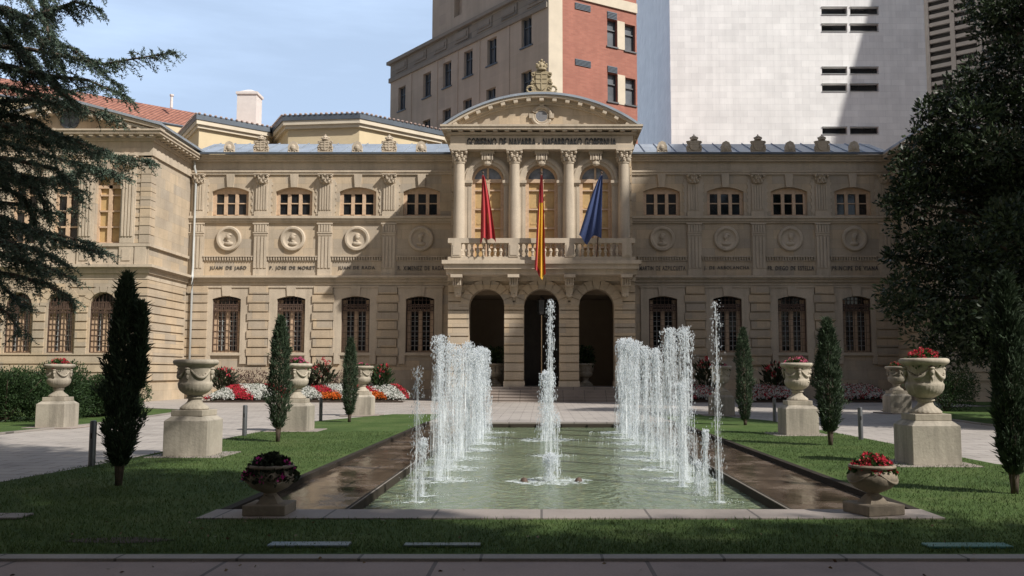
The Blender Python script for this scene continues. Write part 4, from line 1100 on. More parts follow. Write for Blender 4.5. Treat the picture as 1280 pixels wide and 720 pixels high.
def potted(name, label, loc, rx, rz, n, petal, leaf, heads_n, group='plants in the urns and pots', over=.0, lean=0):
    t = thing(name, label, 'plant', loc, group=group)
    Pn, d = ellip(n, rx, rx, rz, .35, .0, True); Pn[:,2] -= over*np.linalg.norm(Pn[:,:2],axis=1)**2/rx
    cards('leaves', Pn, d+rng.normal(0,.5,(n,3)), .06, .055, leaf, t, .15)
    C, dd = ellip(heads_n, rx*1.0, rx*1.0, rz*1.08, .9, .01, True); C[:,2] -= over*np.linalg.norm(C[:,:2],axis=1)**2/rx
    heads('blooms', C, .035, petal, t, 12, .032)
    return t
pk = [(-7.08,18.75,'weathered pedestal at the left lawn edge carrying the empty urn','large empty stone urn nearest on the left beside the path',None),
      (-7.12,26.65,'pedestal standing behind the second cypress on the left','large stone urn with pink flowers behind the second left cypress','pink'),
      (-7.1,36.3,'farthest pedestal along the left lawn, behind the third cypress','farthest large stone urn along the left lawn','pinkfew'),
      (-14.95,28.4,'pedestal in front of the dark hedge at far left','large stone urn with red flowers in front of the left hedge','red'),
      (7.1,17.0,'pedestal with black weather stains nearest on the right','large stone urn with bright red flowers nearest on the right','red'),
      (6.95,24.95,'pedestal in the middle of the right lawn edge beside a cypress','large stone urn with pinkish red flowers left of the second right cypress','pink'),
      (7.1,36.3,'farthest pedestal along the right lawn, behind the slim cypress','farthest large stone urn along the right lawn','pinkfew'),
      (14.85,38.4,'pedestal under the big tree beyond the right path','large stone urn under the dark tree beyond the right path','red')]
for i,(x,y,lp,lu,fl) in enumerate(pk):
    p = ped0 if i==0 else dup(ped0); u = urn0 if i==0 else dup(urn0)
    p.location = (x,y,.0 if abs(x)<9 else 0); u.location = (x,y,.83); u.rotation_euler=(0,0,rng.uniform(-.1,.1)); p['label']=lp; u['label']=lu
    if fl:
        sd = {'pink':(M_pink_f,60),'pinkfew':(M_pink_f,26),'red':(M_geran_f,60)}[fl]
        where = lu.split('large stone urn')[-1].replace('with pinkish red flowers','').replace('with pink flowers','').replace('with bright red flowers','').replace('with red flowers','').strip()
        nm = 'geranium'
        potted(nm, {0:'',1:'low mound of pink geraniums in the urn behind the second left cypress',2:'few pink geraniums in the farthest urn on the left',3:'red geraniums in the urn before the left hedge',4:'full bright red geraniums in the nearest right urn',5:'pinkish red geraniums in the urn left of the second right cypress',6:'few pink geraniums in the farthest urn on the right',7:'dim red geraniums in the urn under the dark tree'}[i],
               (x,y,.83+1.05), .36, .24 if fl!='pinkfew' else .17, 900, sd[0], M_geran_l, sd[1], over=.25)
def make_pot():
    t = thing('stone_pot','x','flower pot',group='low stone bowls at the pool corners')
    m = MB(); m.box(-.25,.25,-.25,.25,0,.12); o = m.build('plinth', M_pot, t); bevel(o,.012,2)
    m = MB(); m.add([(-.13,-.13,.12),(.13,-.13,.12),(.13,.13,.12),(-.13,.13,.12),(-.06,-.06,.22),(.06,-.06,.22),(.06,.06,.22),(-.06,.06,.22)],[(0,1,5,4),(1,2,6,5),(2,3,7,6),(3,0,4,7)]); m.build('foot', M_pot, t)
    m = MB(); m.lathe([(.07,.19),(.08,.22),(.07,.235),(.13,.26),(.21,.30),(.265,.355),(.285,.41),(.28,.45),(.255,.49),(.235,.51),(.24,.525),(.27,.535),(.275,.55),(.265,.565),(.24,.57),(.225,.55),(.22,.52),(0,.52)], 48)
    m.build('bowl', M_pot, t, True, 45)
    m = MB()
    for k in range(3): swag(m, .278, .475, k*2*PI/3-1.9, k*2*PI/3-.2, .11, 14, .012)
    m.build('relief_cord', M_pot, t, True)
    return t
pot = make_pot(); pot.location=(-3.22,11.0,.045); pot['label']='low stone bowl with trailing dark plant at the left pool corner'
p2 = dup(pot,(3.93,11.0,.045),.3,'low stone bowl with red flowers at the right pool corner')
potted('trailing_plant','dark purple leaved plant with a few magenta blooms spilling over the left corner bowl',(-3.22,11.0,.52),.31,.21,1900,foliage('magenta_petals',(.5,.03,.25),(.7,.06,.35),6,.3),M_purple_l,14,over=.35)
potted('red_geranium','dense red flowers filling the right corner bowl',(3.93,11.0,.56),.25,.15,900,M_geran_f,M_geran_l,70,over=.2)
def make_bollard():
    t = thing('steel_bollard','x','bollard',group='grey bollards along the paths')
    m = MB(); m.lathe([(.06,0),(.06,.80),(.052,.83),(.035,.84)],20); m.build('post', M_steel, t, True, 30)
    m = MB(); m.lathe([(.09,0.005),(.09,.02),(.06,.022)],20); m.build('foot_ring', M_steel, t)
    m = MB(); m.box(-.012,.012,-.066,-.055,.52,.62); m.build('slot', M_dark, t)
    return t
bo = make_bollard()
for i,(x,y,l) in enumerate([(-8.08,16.6,'grey steel bollard nearest on the left beside the first cypress'),(-7.9,24.5,'grey steel bollard behind the left lawn near the second cypress'),(-7.66,31.9,'farthest grey steel bollard on the left between urn and cypress'),
                            (8.0,23.1,'grey steel bollard right of the second right cypress'),(7.98,31.5,'farthest grey steel bollard on the right beside the slim cypress')]):
    o = bo if i==0 else dup(bo); o.location=(x,y,.0); o['label']=l
for (x,y,w,d,mm,l) in [(XF(390,684,9.1),9.0,.78,.20,simple('blue_grey_cover',(.13,.16,.165),.5,.2,.15,6),'flat blue grey cover plate in the front lawn left of centre'),
                     (XF(553,685,9.0),8.98,.74,.14,simple('green_grey_cover',(.10,.13,.12),.5,.2,.15,6),'narrow grey green cover plate in the front lawn before the pool'),
                     (XF(1212,687,8.9),8.95,.80,.2,simple('teal_cover',(.06,.17,.14),.5,.1,.15,6),'teal cover plate in the front lawn at far right'),
                     (XF(2,646,10.7),10.75,.5,.35,M_pool_stone,'pale flat stone slab in the lawn at the far left edge')]:
    m = MB(); m.box(x-w/2,x+w/2,y-d/2,y+d/2,LZ+.003,LZ+.028); o = m.build('cover_plate', mm); tag(o,l,'cover plate'); bevel(o,.006,1)
m = MB(); k = 18; m.add([(XF(150,677,9.3)+.55*math.cos(2*PI*i/k)*rng.uniform(.8,1.1), 9.3+.16*math.sin(2*PI*i/k)*rng.uniform(.8,1.1), LZ+.006) for i in range(k)],[tuple(range(k))]); tag(m.build('bare_soil',M_soil),kind='structure')
# pebbles / fallen leaves on the path and lawn
n = 90; Pp = np.column_stack([rng.uniform(-6,7,n), rng.uniform(7.4,10.5,n), np.full(n,.035)])
Pp[:,2] = np.where(Pp[:,1]<8.4,.008,np.where(Pp[:,1]<8.65,.034,.06))
tag(cards('fallen_leaves', Pp, np.column_stack([rng.normal(size=n),rng.normal(size=n),rng.uniform(0,.3,n)]), .045, .03, foliage('dry_leaf',(.06,.035,.02),(.22,.15,.08),3,0)),kind='stuff')
# ---------------------------------------------------------------- vegetation
M_cyp = foliage('cypress_foliage',(.014,.028,.015),(.075,.11,.06),3.5,.12,.7)
def cypress(label, x, y, top, w, n, tips=1, base=.30, thin=0, twin=0):
    t = thing('cypress','x','cypress',(x,y,LZ),group='slim cypresses along the lawns'); t['label']=label
    h = top-LZ
    m = MB(); m.tube([(0,0,0),(0.01,0,base),(0,0,h*.5),(0,0,h*.85)],[.055,.05,.03,.01],7)
    for k in range(3): a = 2*PI*k/3; m.tube([(.02*math.cos(a),.02*math.sin(a),0),(.07*math.cos(a),.07*math.sin(a),base+.15),(.10*math.cos(a),.1*math.sin(a),h*.6)],[.03,.022,.008],6)
    m.build('trunk',M_trunk,t,True)
    cols = [(0,0,1.0,1.0)]+([(w*.42,-.05,.86,.35)] if twin else [])
    V = []; D = []
    lobes = [(rng.uniform(0,2*PI), rng.uniform(.1,.9), rng.uniform(.6,1.0)) for _ in range(60)]
    for cx,cy,hh,ww in cols:
        nn = int(n*ww); v = rng.random(nn); a = rng.uniform(0,2*PI,nn)
        prof = np.interp(v,[0,.06,.2,.45,.7,.88,.96,1],[.40,.70,.95,1.0,.85,.52,.28,.05])*w*.80/2*(ww**.5 if ww<1 else 1)*(1 if ww==1 else .55)
        lump = np.zeros(nn)
        for la,lv,ls in lobes:
            da = np.abs((a-la+PI)%(2*PI)-PI); lump += ls*.34*np.exp(-(da/.38)**2-((v-lv)/.03)**2)
        lump += .08*np.sin(a*5+v*30)
        rr = prof*(.78+lump)*(1-.42*rng.random(nn)**2)
        ok = rng.random(nn) > thin*(1-v)
        b0 = base if hh==1.0 else h*.45
        z = b0+v*(h*hh-b0)
        p = np.column_stack([cx+np.cos(a)*rr, cy+np.sin(a)*rr, z])[ok]; d = np.column_stack([np.cos(a)*.45,np.sin(a)*.45,np.ones(nn)*1.1])[ok]+rng.normal(0,.35,(ok.sum(),3))
        V.append(p); D.append(d)
    V = np.vstack(V); D = np.vstack(D)
    far = rng.random(len(V))<.06; D[far] = D[far]*np.array([2.2,2.2,.8])
    cards('crown', V, D, np.where(far, rng.uniform(.12,.2,len(V)), rng.uniform(.04,.13,len(V))), rng.uniform(.012,.028,len(V)), M_cyp, t, .1)
    return t
cypress('tall black green cypress with two tips nearest on the left lawn',-6.28,13.75,3.16,.62,15000,twin=1,base=.28)
cypress('slim green cypress on the left lawn in front of the pink flowered urn',-6.38,22.3,3.03,.66,11000,base=.32,thin=.35)
cypress('farthest slim green cypress on the left lawn',-6.52,31.2,2.83,.62,8000,base=.25)
cypress('slim dark cypress on the right lawn behind the thin water jet',6.5,29.4,3.1,.66,8000,base=.15)
cypress('dark full cypress on the right lawn between two urns',6.67,21.3,2.92,.74,11000,base=.3)
cypress('big dark cypress at the right edge of the lawn',6.56,12.85,3.06,.58,15000,base=.26)
M_hedge = foliage('hedge_foliage',(.012,.028,.010),(.05,.09,.03),2.5,.15)
def bush(label, x, y, rx, ry, h, n, name='hedge_shrub', mat=None, leaf=.09, cat='shrub', group='dark shrubs before the palace'):
    t = thing(name,label,cat,(x,y,0),group=group)
    m = MB()
    for k in range(5): a = 2*PI*k/5; m.tube([(0,0,0),(.3*rx*math.cos(a),.3*ry*math.sin(a),h*.4),(.6*rx*math.cos(a),.6*ry*math.sin(a),h*.75)],[.04,.03,.01],6)
    m.build('stem',M_trunk,t)
    Ps=[];Ds=[]
    for k in range(14):
        c = np.array([rng.uniform(-.6,.6)*rx, rng.uniform(-.6,.6)*ry, h*rng.uniform(.18,.72)])
        p,d = ellip(n//14, rx*.45, ry*.45, h*.32, .6); Ps.append(p+c); Ds.append(d+rng.normal(0,.4,d.shape)+np.array([0,0,.5]))
    Pn = np.vstack(Ps); Dn = np.vstack(Ds); k = Pn[:,2]>.02
    cards('foliage', Pn[k], Dn[k], rng.uniform(leaf*.7,leaf*1.4,k.sum()), leaf*.4, mat or M_hedge, t, .15)
    return t
bush('dark clipped shrub at the left edge below the cedar',XF(-5,520,31),31.5,2.0,1.0,1.95,18000)
bush('dark shrub left of the urn before the hedge',XF(36,520,32),33,1.625,1.0,2.1,18000)
bush('dark green shrub between the left urn and the first cypress',XF(100,520,34),35,1.6875,1.0,1.75,18000)
bush('smaller dark shrub just left of the first cypress',XF(130,520,35),36.5,1.25,.9,1.5,12000)
bush('dark shrub under the big right tree beside the pavilion',17.6,40,1.6,1.2,2.0,7000)
bush('dark shrub at the right edge behind the big cypress',18.2,31,1.8,1.2,2.1,7000)
# flower beds
def bed(s, spans, label):
    t = thing('flower_bed', label, 'flower bed', (0,0,0), group='flower beds along the palace front')
    allP=[]
    for (xa,xb) in spans:
        n = int(2200*(xb-xa)/4); x = rng.uniform(xa,xb,n); u = rng.random(n)
        endf = np.minimum(1,np.minimum(x-xa,xb-x)/.8)**.5
        y = 52.5+2.6*u; z = .15+.75*np.sqrt(u)*endf
        allP.append(np.column_stack([x,y,z]))
    A_ = np.vstack(allP); 
    m = MB()
    for (xa,xb) in spans: 
        for k in range(8):
            u0,u1 = k/8,(k+1)/8; m.add([(xa+.3,52.5+2.6*u0,.05+.7*math.sqrt(u0)),(xb-.3,52.5+2.6*u0,.05+.7*math.sqrt(u0)),(xb-.3,52.5+2.6*u1,.05+.7*math.sqrt(u1)),(xa+.3,52.5+2.6*u1,.05+.7*math.sqrt(u1))],[(0,1,2,3)])
        m.box(xa,xb,52.3,52.45,.004,.1)
    m.build('soil_mound',M_soil,t)
    n = len(A_)
    L = A_[rng.integers(0,n,n*3)]+rng.normal(0,.06,(n*3,3))
    cards('leaves', L, np.column_stack([rng.normal(0,.5,n*3),-np.ones(n*3)*.5+rng.normal(0,.4,n*3),np.ones(n*3)]), .10,.05, M_hedge, t)
    ph = (A_[:,0]*1.0+.55*(A_[:,1]-52.5)*1.2)%2.5
    red = (ph+rng.normal(0,.12,n)<.95); org = (A_[:,0]>-13.2)&(ph<1.1)&(s<0)&(A_[:,1]<53.0)
    if s>0: red = rng.random(n)<.3; org = np.zeros(n,bool)
    for nm,mk,mt in (('white_flowers',~red&~org,M_white_f),('red_flowers',red&~org,M_geran_f),('orange_flowers',org,M_orange_f)):
        C = A_[mk]+np.array([0,-.03,.06])
        if len(C): heads(nm, C, .05, mt, t, 7, .085)
    return t
bed(-1,[(-19.3,-7.9)],'long flower bed of white, red and orange flowers along the left wing')
bed(1,[(8.0,10.6)],'shaded flower bed of white and red flowers just right of the fountain')
bed(1,[(12.0,15.2)],'shaded flower bed behind the slim right cypress')
bed(1,[(17.0,20.4)],'shaded bed of white flowers under the farthest right ground window')
def canna(label, x, y, h, n):
    t = thing('canna_lily',label,'plant',(x,y,.5),group='tall red cannas in the flower beds')
    m = MB()
    for k in range(7): m.tube([(rng.normal(0,.15),rng.normal(0,.15),0),(rng.normal(0,.35),rng.normal(0,.2),h*.8)],[.02,.01],5)
    m.build('stem',M_hedge,t)
    p,d = ellip(n, .75,.5,h*.42,.3,h*.45); cards('leaves', p, d*np.array([1,1,.2])+np.array([0,0,1.0]), .42,.13, M_purple_l if n%2 else M_hedge, t, .2)
    c,_ = ellip(34,.7,.4,h*.3,.5,h*.78); heads('blooms', c[:16], .05, M_geran_f, t, 8, .11)
for l,x,h in [('red canna clump beside the nearest left urn',XF(278,480,54.5),1.5),('red canna clump in front of the second left window',XF(400,480,54.5),2.0),('wide red canna clump in front of the third left window',XF(474,480,54.5),1.75),
              ('lone tall canna between the second and third left windows',XF(386,480,56),1.2),
              ('dark red canna clump in shade right of the fountain',XF(884,480,54.5),2.1),('dark canna clump in shade beside the slim right cypress',XF(969,480,54.5),1.9)]:
    canna(l,x,54.7,h,240 if 'wide' in l else 201)
M_brownb = foliage('bronze_foliage',(.06,.035,.03),(.16,.10,.08),3,.15)
for l,px in (('low bronze shrub behind the flowers below the first left window',310),('low bronze shrub behind the flowers below the second left window',428)):
    bush(l,XF(px,480,56.4),56.4,1.7,.7,1.9,2500,'bronze_shrub',M_brownb,.14)
# loggia urns
for i,(x,l) in enumerate(((-2.9,'shaded urn inside the left arch of the portico'),(2.75,'shaded urn inside the right arch of the portico'))):
    u = dup(urn0,(x,57.0,FZ),0,l,(1,1,1)); u.scale=(1.25,1.25,1.25)
    bush(('leafy green plant in the urn inside the left arch','leafy green plant in the urn inside the right arch')[i],x,57.0,.6,.5,1.2,900,'potted_shrub',M_hedge,.2).location=(x,57.0,FZ+1.3)
# ---------------------------------------------------------------- cedar at left
M_cedar = foliage('cedar_needles',(.03,.055,.042),(.125,.17,.12),1.3,.1,.65)
def cedar():
    t = thing('cedar_tree','old cedar reaching in from the left with drooping blue green branches','tree',(-16.5,21,0))
    m = MB(); m.tube([(0,0,0),(.1,0,3),(0,.1,7),(.1,0,12),(0,0,17)],[.55,.45,.38,.25,.08],12)
    def pt(px,py,Y): return (XF(px,py,Y)+16.5, Y-21, ZF(py,Y))
    BR = [([(-230,40),(-60,52),(40,62),(130,80),(217,65)],20,1),([(-220,0),(-80,0),(40,22),(95,2),(128,12)],19,1),([(-200,-60),(-60,-40),(50,-20),(60,40),(72,95)],20.5,1),
          ([(-230,150),(-80,150),(20,165),(110,190),(192,203)],20,1.2),([(-230,210),(-60,215),(40,228),(120,212),(160,222)],22,1),
          ([(-220,260),(-80,262),(0,270),(70,300),(128,316)],19,1.2),([(-220,330),(-80,310),(0,318),(50,330),(95,350)],20,1.1),
          ([(-200,90),(-60,100),(0,108),(60,120),(110,108)],21,1),([(-200,60),(-60,20),(30,40),(90,60),(150,110)],22,1),
          ([(-200,170),(-60,180),(0,200),(50,240),(60,280)],21,1),([(-200,350),(-60,360),(-20,372),(10,392),(28,420)],19.5,1),
          ([(-180,-20),(-60,-30),(20,-40),(90,-25),(120,-10)],22,1),([(-230,120),(-60,70),(20,84),(60,96),(100,140)],19,1),
          ([(-230,300),(-60,250),(20,255),(60,268),(92,262)],21.5,1),([(-230,230),(-60,190),(20,200),(70,212),(100,250)],19.5,.9),([(-200,20),(-60,40),(0,30),(20,60),(40,120)],19.3,1),
          ([(-200,0),(-60,30),(10,50),(50,90),(90,130)],20.6,1.2),([(-200,100),(-60,130),(0,140),(40,150),(80,175)],20.2,1.2),([(-200,180),(-60,200),(-10,225),(30,250),(50,300)],20.8,1.2),
          ([(-200,240),(-60,280),(0,290),(30,330),(60,345)],20.4,1.2),([(-200,300),(-60,330),(-10,345),(15,370),(30,385)],21,1.2),([(-200,280),(-80,290),(0,300),(40,310),(80,330)],18.6,1.1),
          ([(-200,-80),(-60,-60),(10,-30),(40,10),(75,60)],21.5,1.2),([(-200,190),(-60,210),(0,215),(60,225),(105,240)],20.2,1.2),([(-200,110),(-60,130),(40,125),(90,130),(150,150)],20,1.1),([(-200,260),(-60,280),(30,285),(80,295),(118,306)],19.6,1.1),([(-200,330),(-60,330),(20,345),(60,355),(92,378)],19.8,1.1),([(-200,160),(-60,150),(40,160),(90,175),(135,190)],19.5,1.1),([(-200,60),(-60,70),(60,95),(110,100),(165,125)],19.2,.8),
          ([(-200,-20),(-60,10),(10,10),(45,40),(60,90)],18.8,1.2),([(-220,150),(-60,160),(30,185),(80,200),(140,215)],21.2,1.2)]
    V=[];D=[]
    for pts,Y,dn in BR:
        c = [Vector((0,0,pt(-230,pts[0][1],Y)[2]))]+[Vector(pt(px,py,Y+rng.uniform(-.3,.3))) for px,py in pts]
        m.tube([tuple(q) for q in c],[.13,.10,.07,.05,.03,.008],6)
        path=[]
        for a,b in zip(c[1:-1],c[2:]):
            k = max(2,int((b-a).length/.05))
            for i in range(k): path.append((a+(b-a)*i/k,(b-a).normalized()))
        L = len(path)
        for i,(p,d) in enumerate(path):
            if rng.random() > .62*dn: continue
            f = i/L
            for side in (-1,1,rng.choice([-1,1])):
                ln = rng.uniform(.3,1.15)*(1.2-.8*f)
                out = Vector((rng.normal(0,.35)+.35, side*rng.uniform(.3,1.0), rng.uniform(-.35,.35))).normalized()
                q = p.copy(); dirv = (d*.5+out).normalized(); step = .045; ns = int(ln/step)
                tw=[tuple(q)]
                for s_ in range(ns):
                    dirv = (dirv+Vector((rng.normal(0,.1),rng.normal(0,.1),-.10+rng.normal(0,.05)))).normalized()
                    q = q+dirv*step; tw.append(tuple(q))
                    for _ in range(4):
                        V.append(tuple(q)); D.append((dirv.x*.7+rng.normal(0,.6),dirv.y*.7+rng.normal(0,.6),dirv.z*.5+rng.normal(0,.6)+.15))
                if len(tw)>3 and rng.random()<.5: m.tube([tw[0],tw[len(tw)//2],tw[-1]],[.012,.008,.003],3)
            for _ in range(3): V.append(tuple(p)); D.append(tuple(rng.normal(0,.6,3)))
    m.build('trunk',M_trunk,t,True)
    n = len(V); print('cedar needles', n)
    cards('needles', V, D, rng.uniform(.05,.10,n), rng.uniform(.015,.028,n), M_cedar, t)
    return t
cedar()
# ---------------------------------------------------------------- broadleaf trees
M_mag = foliage('magnolia_leaves',(.009,.017,.008),(.045,.068,.028),1.2,.10,.45)
M_plane = foliage('plane_leaves',(.02,.045,.012),(.05,.1,.025),1,.2)
def broadleaf(label, name, base, clumps, n, leaf, mat, trunk_r, group=None, forks=None):
    t = thing(name,label,'tree',base,group=group); b = Vector(base)
    m = MB(); top = max(c[2] for c in clumps)
    m.tube([(0,0,0),(.05,0,top*.25),(0,.1,top*.55),(.1,0,top*.95)],[trunk_r,trunk_r*.8,trunk_r*.6,trunk_r*.15],10)
    V=[];D=[];tot=sum(c[3]**2 for c in clumps)
    for (x,y,z,r) in clumps:
        c = Vector((x,y,z))-b; s0 = Vector((0,0,min(max(c.z-1.5,top*.2),top*.7))); m.tube([tuple(s0),tuple((s0+c)/2+Vector((0,0,.3))),tuple(c)],[trunk_r*.35,trunk_r*.2,.02],6)
        k = int(n*r*r/tot); ns = 9
        for _ in range(ns):
            dd = unit(rng.normal(size=(1,3)))[0]; cc = np.array(c)+dd*r*.6
            p,d = ellip(k//ns, r*.5,r*.5,r*.42,.45); V.append(p+cc); D.append(d+rng.normal(0,.5,d.shape)+np.array([0,0,.25]))
    V=np.vstack(V);D=np.vstack(D)
    m.build('trunk',M_trunk,t,True)
    cards('crown',V,D,rng.uniform(leaf*.7,leaf*1.25,len(V)),leaf*.45,mat,t,.15)
    return t
def pc(px,py,Y,r): return (XF(px,py,Y),Y,ZF(py,Y),r)
mag = [pc(1140,200,31,.75),pc(1128,225,31,.7),pc(1158,175,31,.8),pc(1172,150,31,.9),pc(1120,250,31,.6),pc(1135,370,30,1.15),pc(1150,265,31,1.25),pc(1165,395,29,1.2),pc(1128,325,31,.7),pc(1180,330,30,1.5),pc(1200,250,31,1.5),pc(1185,190,31,1.1),pc(1215,130,31,1.35),pc(1200,420,29,1.1),
       pc(1240,180,30,1.7),pc(1250,90,31,1.3),pc(1262,30,31,1.2),pc(1225,10,32,.8),pc(1240,300,29,1.8),pc(1245,400,28,1.5),pc(1290,100,30,1.8),pc(1300,220,30,2),pc(1300,340,29,2),pc(1290,430,28,1.3),pc(1300,20,31,1.6),pc(1340,0,31,1.8),
       pc(1225,350,33,1.8),pc(1260,250,33,2),pc(1150,222,32,.7),pc(1360,200,30,2.4),pc(1370,340,30,2.2),pc(1270,-60,32,1.8),pc(1350,-90,32,2.2),pc(1260,420,33,1.6),pc(1305,400,34,1.8)]
broadleaf('huge dark evergreen tree with glossy leaves filling the right edge','magnolia_tree',(17.2,31,0),mag,62000,.20,M_mag,.4)
broadleaf('second dark tree behind the big right one beside the pavilion','background_tree',(23.5,43,0),[(21,43,4,1.8),(22,44,6.5,2),(24,43,9,2.2),(22.5,43,11,2),(25,44,5,2.4),(26,43,12,2.5),(20.8,44,8.5,1.4)],14000,.26,M_mag,.35)
# unseen trees: crowns shaped for foreground shade, some added to block sun and sky
SHADE_TREES = [((10.5,-3.5,0),[(8,1,12,2.6),(5,3,13,2.6),(9.5,-1,15,3.2),(12.5,-1,12.5,2.8),(3,5.5,14.5,2.6),(7.5,0,17.5,3),(14.5,-2.5,15,3),(11,-4,18,3.2),(16,-2,11.5,2.4),(10.2,1.4,16,1.9),(8,3.2,16.5,1.9),(6,5.0,16.5,1.8),(4,6.8,16.5,1.8),(1.6,8.8,17,1.9),(-1,10.4,17.4,2),(-3.8,12,17.8,2.1),(-6.5,13.4,18,2.2),(0,-2,10,2.6),(5,-3,10,2.6),(-1,2,12,2.4),(3,1,11,2.2),(9,-4,9,2.6),(13,-1.2,16,2.1),(15.5,-1.4,16,2.2),(18,-1.2,16,2.2),(20.5,-1.4,16,2.2),(16.5,-3,14.5,2.4),(13,-3.5,14,2.4),(4,8.2,16,2),(1.5,9.9,16,2.1),(-1.2,11.4,16,2.2),(-4,12.5,16,2.2),(9.3,2.8,16,1.9),(8.6,3.9,16,1.8),(7.2,4.6,16,1.8),(10.5,1,16.5,1.9)]),
               ((-5.5,2.5,0),[(-4,5,11.5,2.2),(-6,8,13,2.6),(-3,3,14,2.6),(-8,4,13,2.6),(-1,7,15.5,2.4),(-8,10,12.5,2.2),(-5,6,16.5,2.6),(-10.5,9,14.5,2.4),(-5,-2,10,2.6),(-9,0,10,2.6),(-10,4,11,2.4)]),
               ((29,21,0),[(28,22,13,3),(26.5,24,17,3),(30,20,17,3.2),(27,20,21,3),(31,23,21,3),(28,24,24,2.8),(25.5,21.5,14,2.4)]),
               ((0,-9,0),[(-6,-8,7,3),(0,-9,8,3.2),(6,-8,7,3),(-3,-8,11,3.2),(3,-9,12,3.2),(0,-7,15,3)]),
               ((-15,-8,0),[(-18,-8,7,3.2),(-12,-8,8,3.2),(-15,-7,12,3.4),(-20,-6,12,3),(-10,-7,12,3)]),
               ((15,-12,0),[(12,-12,7,3.2),(18,-12,7,3.2),(15,-12,11,3.2)]),
               ((24,-6,0),[(21,-5,13,3),(24,-6,16,3.4),(27,-5,13,3),(20,-8,15,2.8),(24,-3,12.5,2.6)])]
for (b,cl),l in zip(SHADE_TREES,('tall plane tree behind the viewpoint to the right','tall plane tree behind the viewpoint to the left','tall plane tree right of the big evergreen tree','unseen spreading plane tree straight behind the viewpoint, added to block skylight','unseen spreading plane tree behind the viewpoint far to the left, added to block skylight','low plane tree behind the viewpoint to the right','tall plane tree far behind the viewpoint on the right')):
    broadleaf(l,'unseen_plane_tree',b,cl,(44000 if 'to the right' in l and 'tall' in l else 20000),.42,M_plane,.35,'plane trees on the near side of the garden')
# ================================================================ BUILDINGS BEHIND
M_pane = simple('curtain_reflection_glass',(.13,.14,.15),.25,0,.3,.6)  # curtain grey, lightened with a reflection painted into the panes
M_tile2 = simple('weathered_tiles',(.36,.27,.235),.9,0,.3,3)
# rear part of the palace: cream polygonal wings with low tiled roofs
def rear_block(label, pts, ztop_px, back, Yref, name='rear_house'):
    t = thing(name,label,'building'); ze = ztop_px
    poly = pts+back; c = Vector((sum(p[0] for p in poly)/len(poly),sum(p[1] for p in poly)/len(poly)))
    def off(k): return [((x-c.x)*k+c.x,(y-c.y)*k+c.y) for x,y in poly]
    m = MB(); m.plan(off(.93),0,ze-.5); m.build('wall',M_yellow,t)
    m = MB(); m.plan(off(.97),ze-.62,ze-.35); m.plan(off(1.0),ze-.347,ze); m.build('cornice',M_cream,t)
    m = MB(); m.plan(off(1.012),ze+.003,ze+.42); m.build('gutter',M_zincd,t)
    m = MB(); A_=off(1.01); B_=off(.35); n=len(A_)
    m.add([(x,y,ze+.45) for x,y in A_]+[(x,y,ze+1.55) for x,y in B_],[(i,(i+1)%n,(i+1)%n+n,i+n) for i in range(n)]+[tuple(range(n,2*n))])
    for i in range(n):
        a=Vector(A_[i]);b=Vector(A_[(i+1)%n]);k=int((b-a).length/.42)
        for j in range(k):
            q=a+(b-a)*(j+.5)/k; m.ball((q.x,q.y,ze+.5),.13,.13,.1,6,4)
    m.build('roof',M_tile2,t)
    return t
zA1 = ZF(149,72)
rear_block('left cream house part with low tiled roof behind the wing',[(XF(222,152,79),79),(XF(246,150,72),72),(XF(337,150,76),76)],zA1,[(XF(337,150,76)+.5,84),(XF(222,152,79)-1,88)],72)
rear_block('wide cream house part with low tiled roof beside the tower block',[(XF(336,150,78),78),(XF(354,150,72.7),72.7),(XF(450,150,72),72),(XF(556,150,77.5),77.5)],zA1+.05,[(XF(556,150,77.5)+1,86),(XF(336,150,78),86)],72)
t = thing('chimney','pale pinkish rendered chimney with a small cap on the left roof','chimney')
m = MB(); cx_=XF(312,130,79); w=.85; z0=ZF(150,79)-1; z1=ZF(121,79); m.box(cx_-w,cx_+w,78.2,79.8,z0,z1); m.build('stack',M_white,t)
m = MB(); m.box(cx_-w-.1,cx_+w+.1,78.1,79.9,z1+.003,z1+.22); m.add([(cx_-w,78.2,z1+.22),(cx_+w,78.2,z1+.22),(cx_+w,79.8,z1+.22),(cx_-w,79.8,z1+.22),(cx_-.15,78.85,z1+.6),(cx_+.15,78.85,z1+.6),(cx_+.15,79.15,z1+.6),(cx_-.15,79.15,z1+.6)],[(0,1,5,4),(1,2,6,5),(2,3,7,6),(3,0,4,7),(4,5,6,7)])
m.build('cap',M_white,t)
# red roofed house at far left
t = thing('red_roofed_house','long house with bright red tiled roof behind the left pavilion','building')
a0=Vector((XF(-30,130,76),76)); a1=Vector((XF(246,158,88),88)); zr=ZF(110,80); ze=zr-2.6; n_=(a1-a0).normalized(); pn=Vector((n_.y,-n_.x))
q0,q1 = a0+pn*4,a1+pn*4; q2,q3=a1-pn*4,a0-pn*4
m=MB(); m.plan([tuple(q0),tuple(q1),tuple(q2),tuple(q3)],0,ze-.1); m.build('wall',M_yellow,t)
m=MB(); m.add([(q0.x,q0.y,ze),(q1.x,q1.y,ze),(a1.x,a1.y,zr),(a0.x,a0.y,zr),(q3.x,q3.y,ze),(q2.x,q2.y,ze)],[(0,1,2,3),(3,2,5,4)]); m.build('roof',M_tile,t)
m=MB(); m.tube([tuple(q0)+(ze-.05,),tuple(q1)+(ze-.05,)],.12,6); m.build('gutter',M_zincd,t)
m=MB(); m.lathe([(.14,-.5),(.12,.6),(.2,.65),(.2,.8)],8,(XF(211,145,84),84.5,zr)); m.build('vent_pipe',M_white,t)
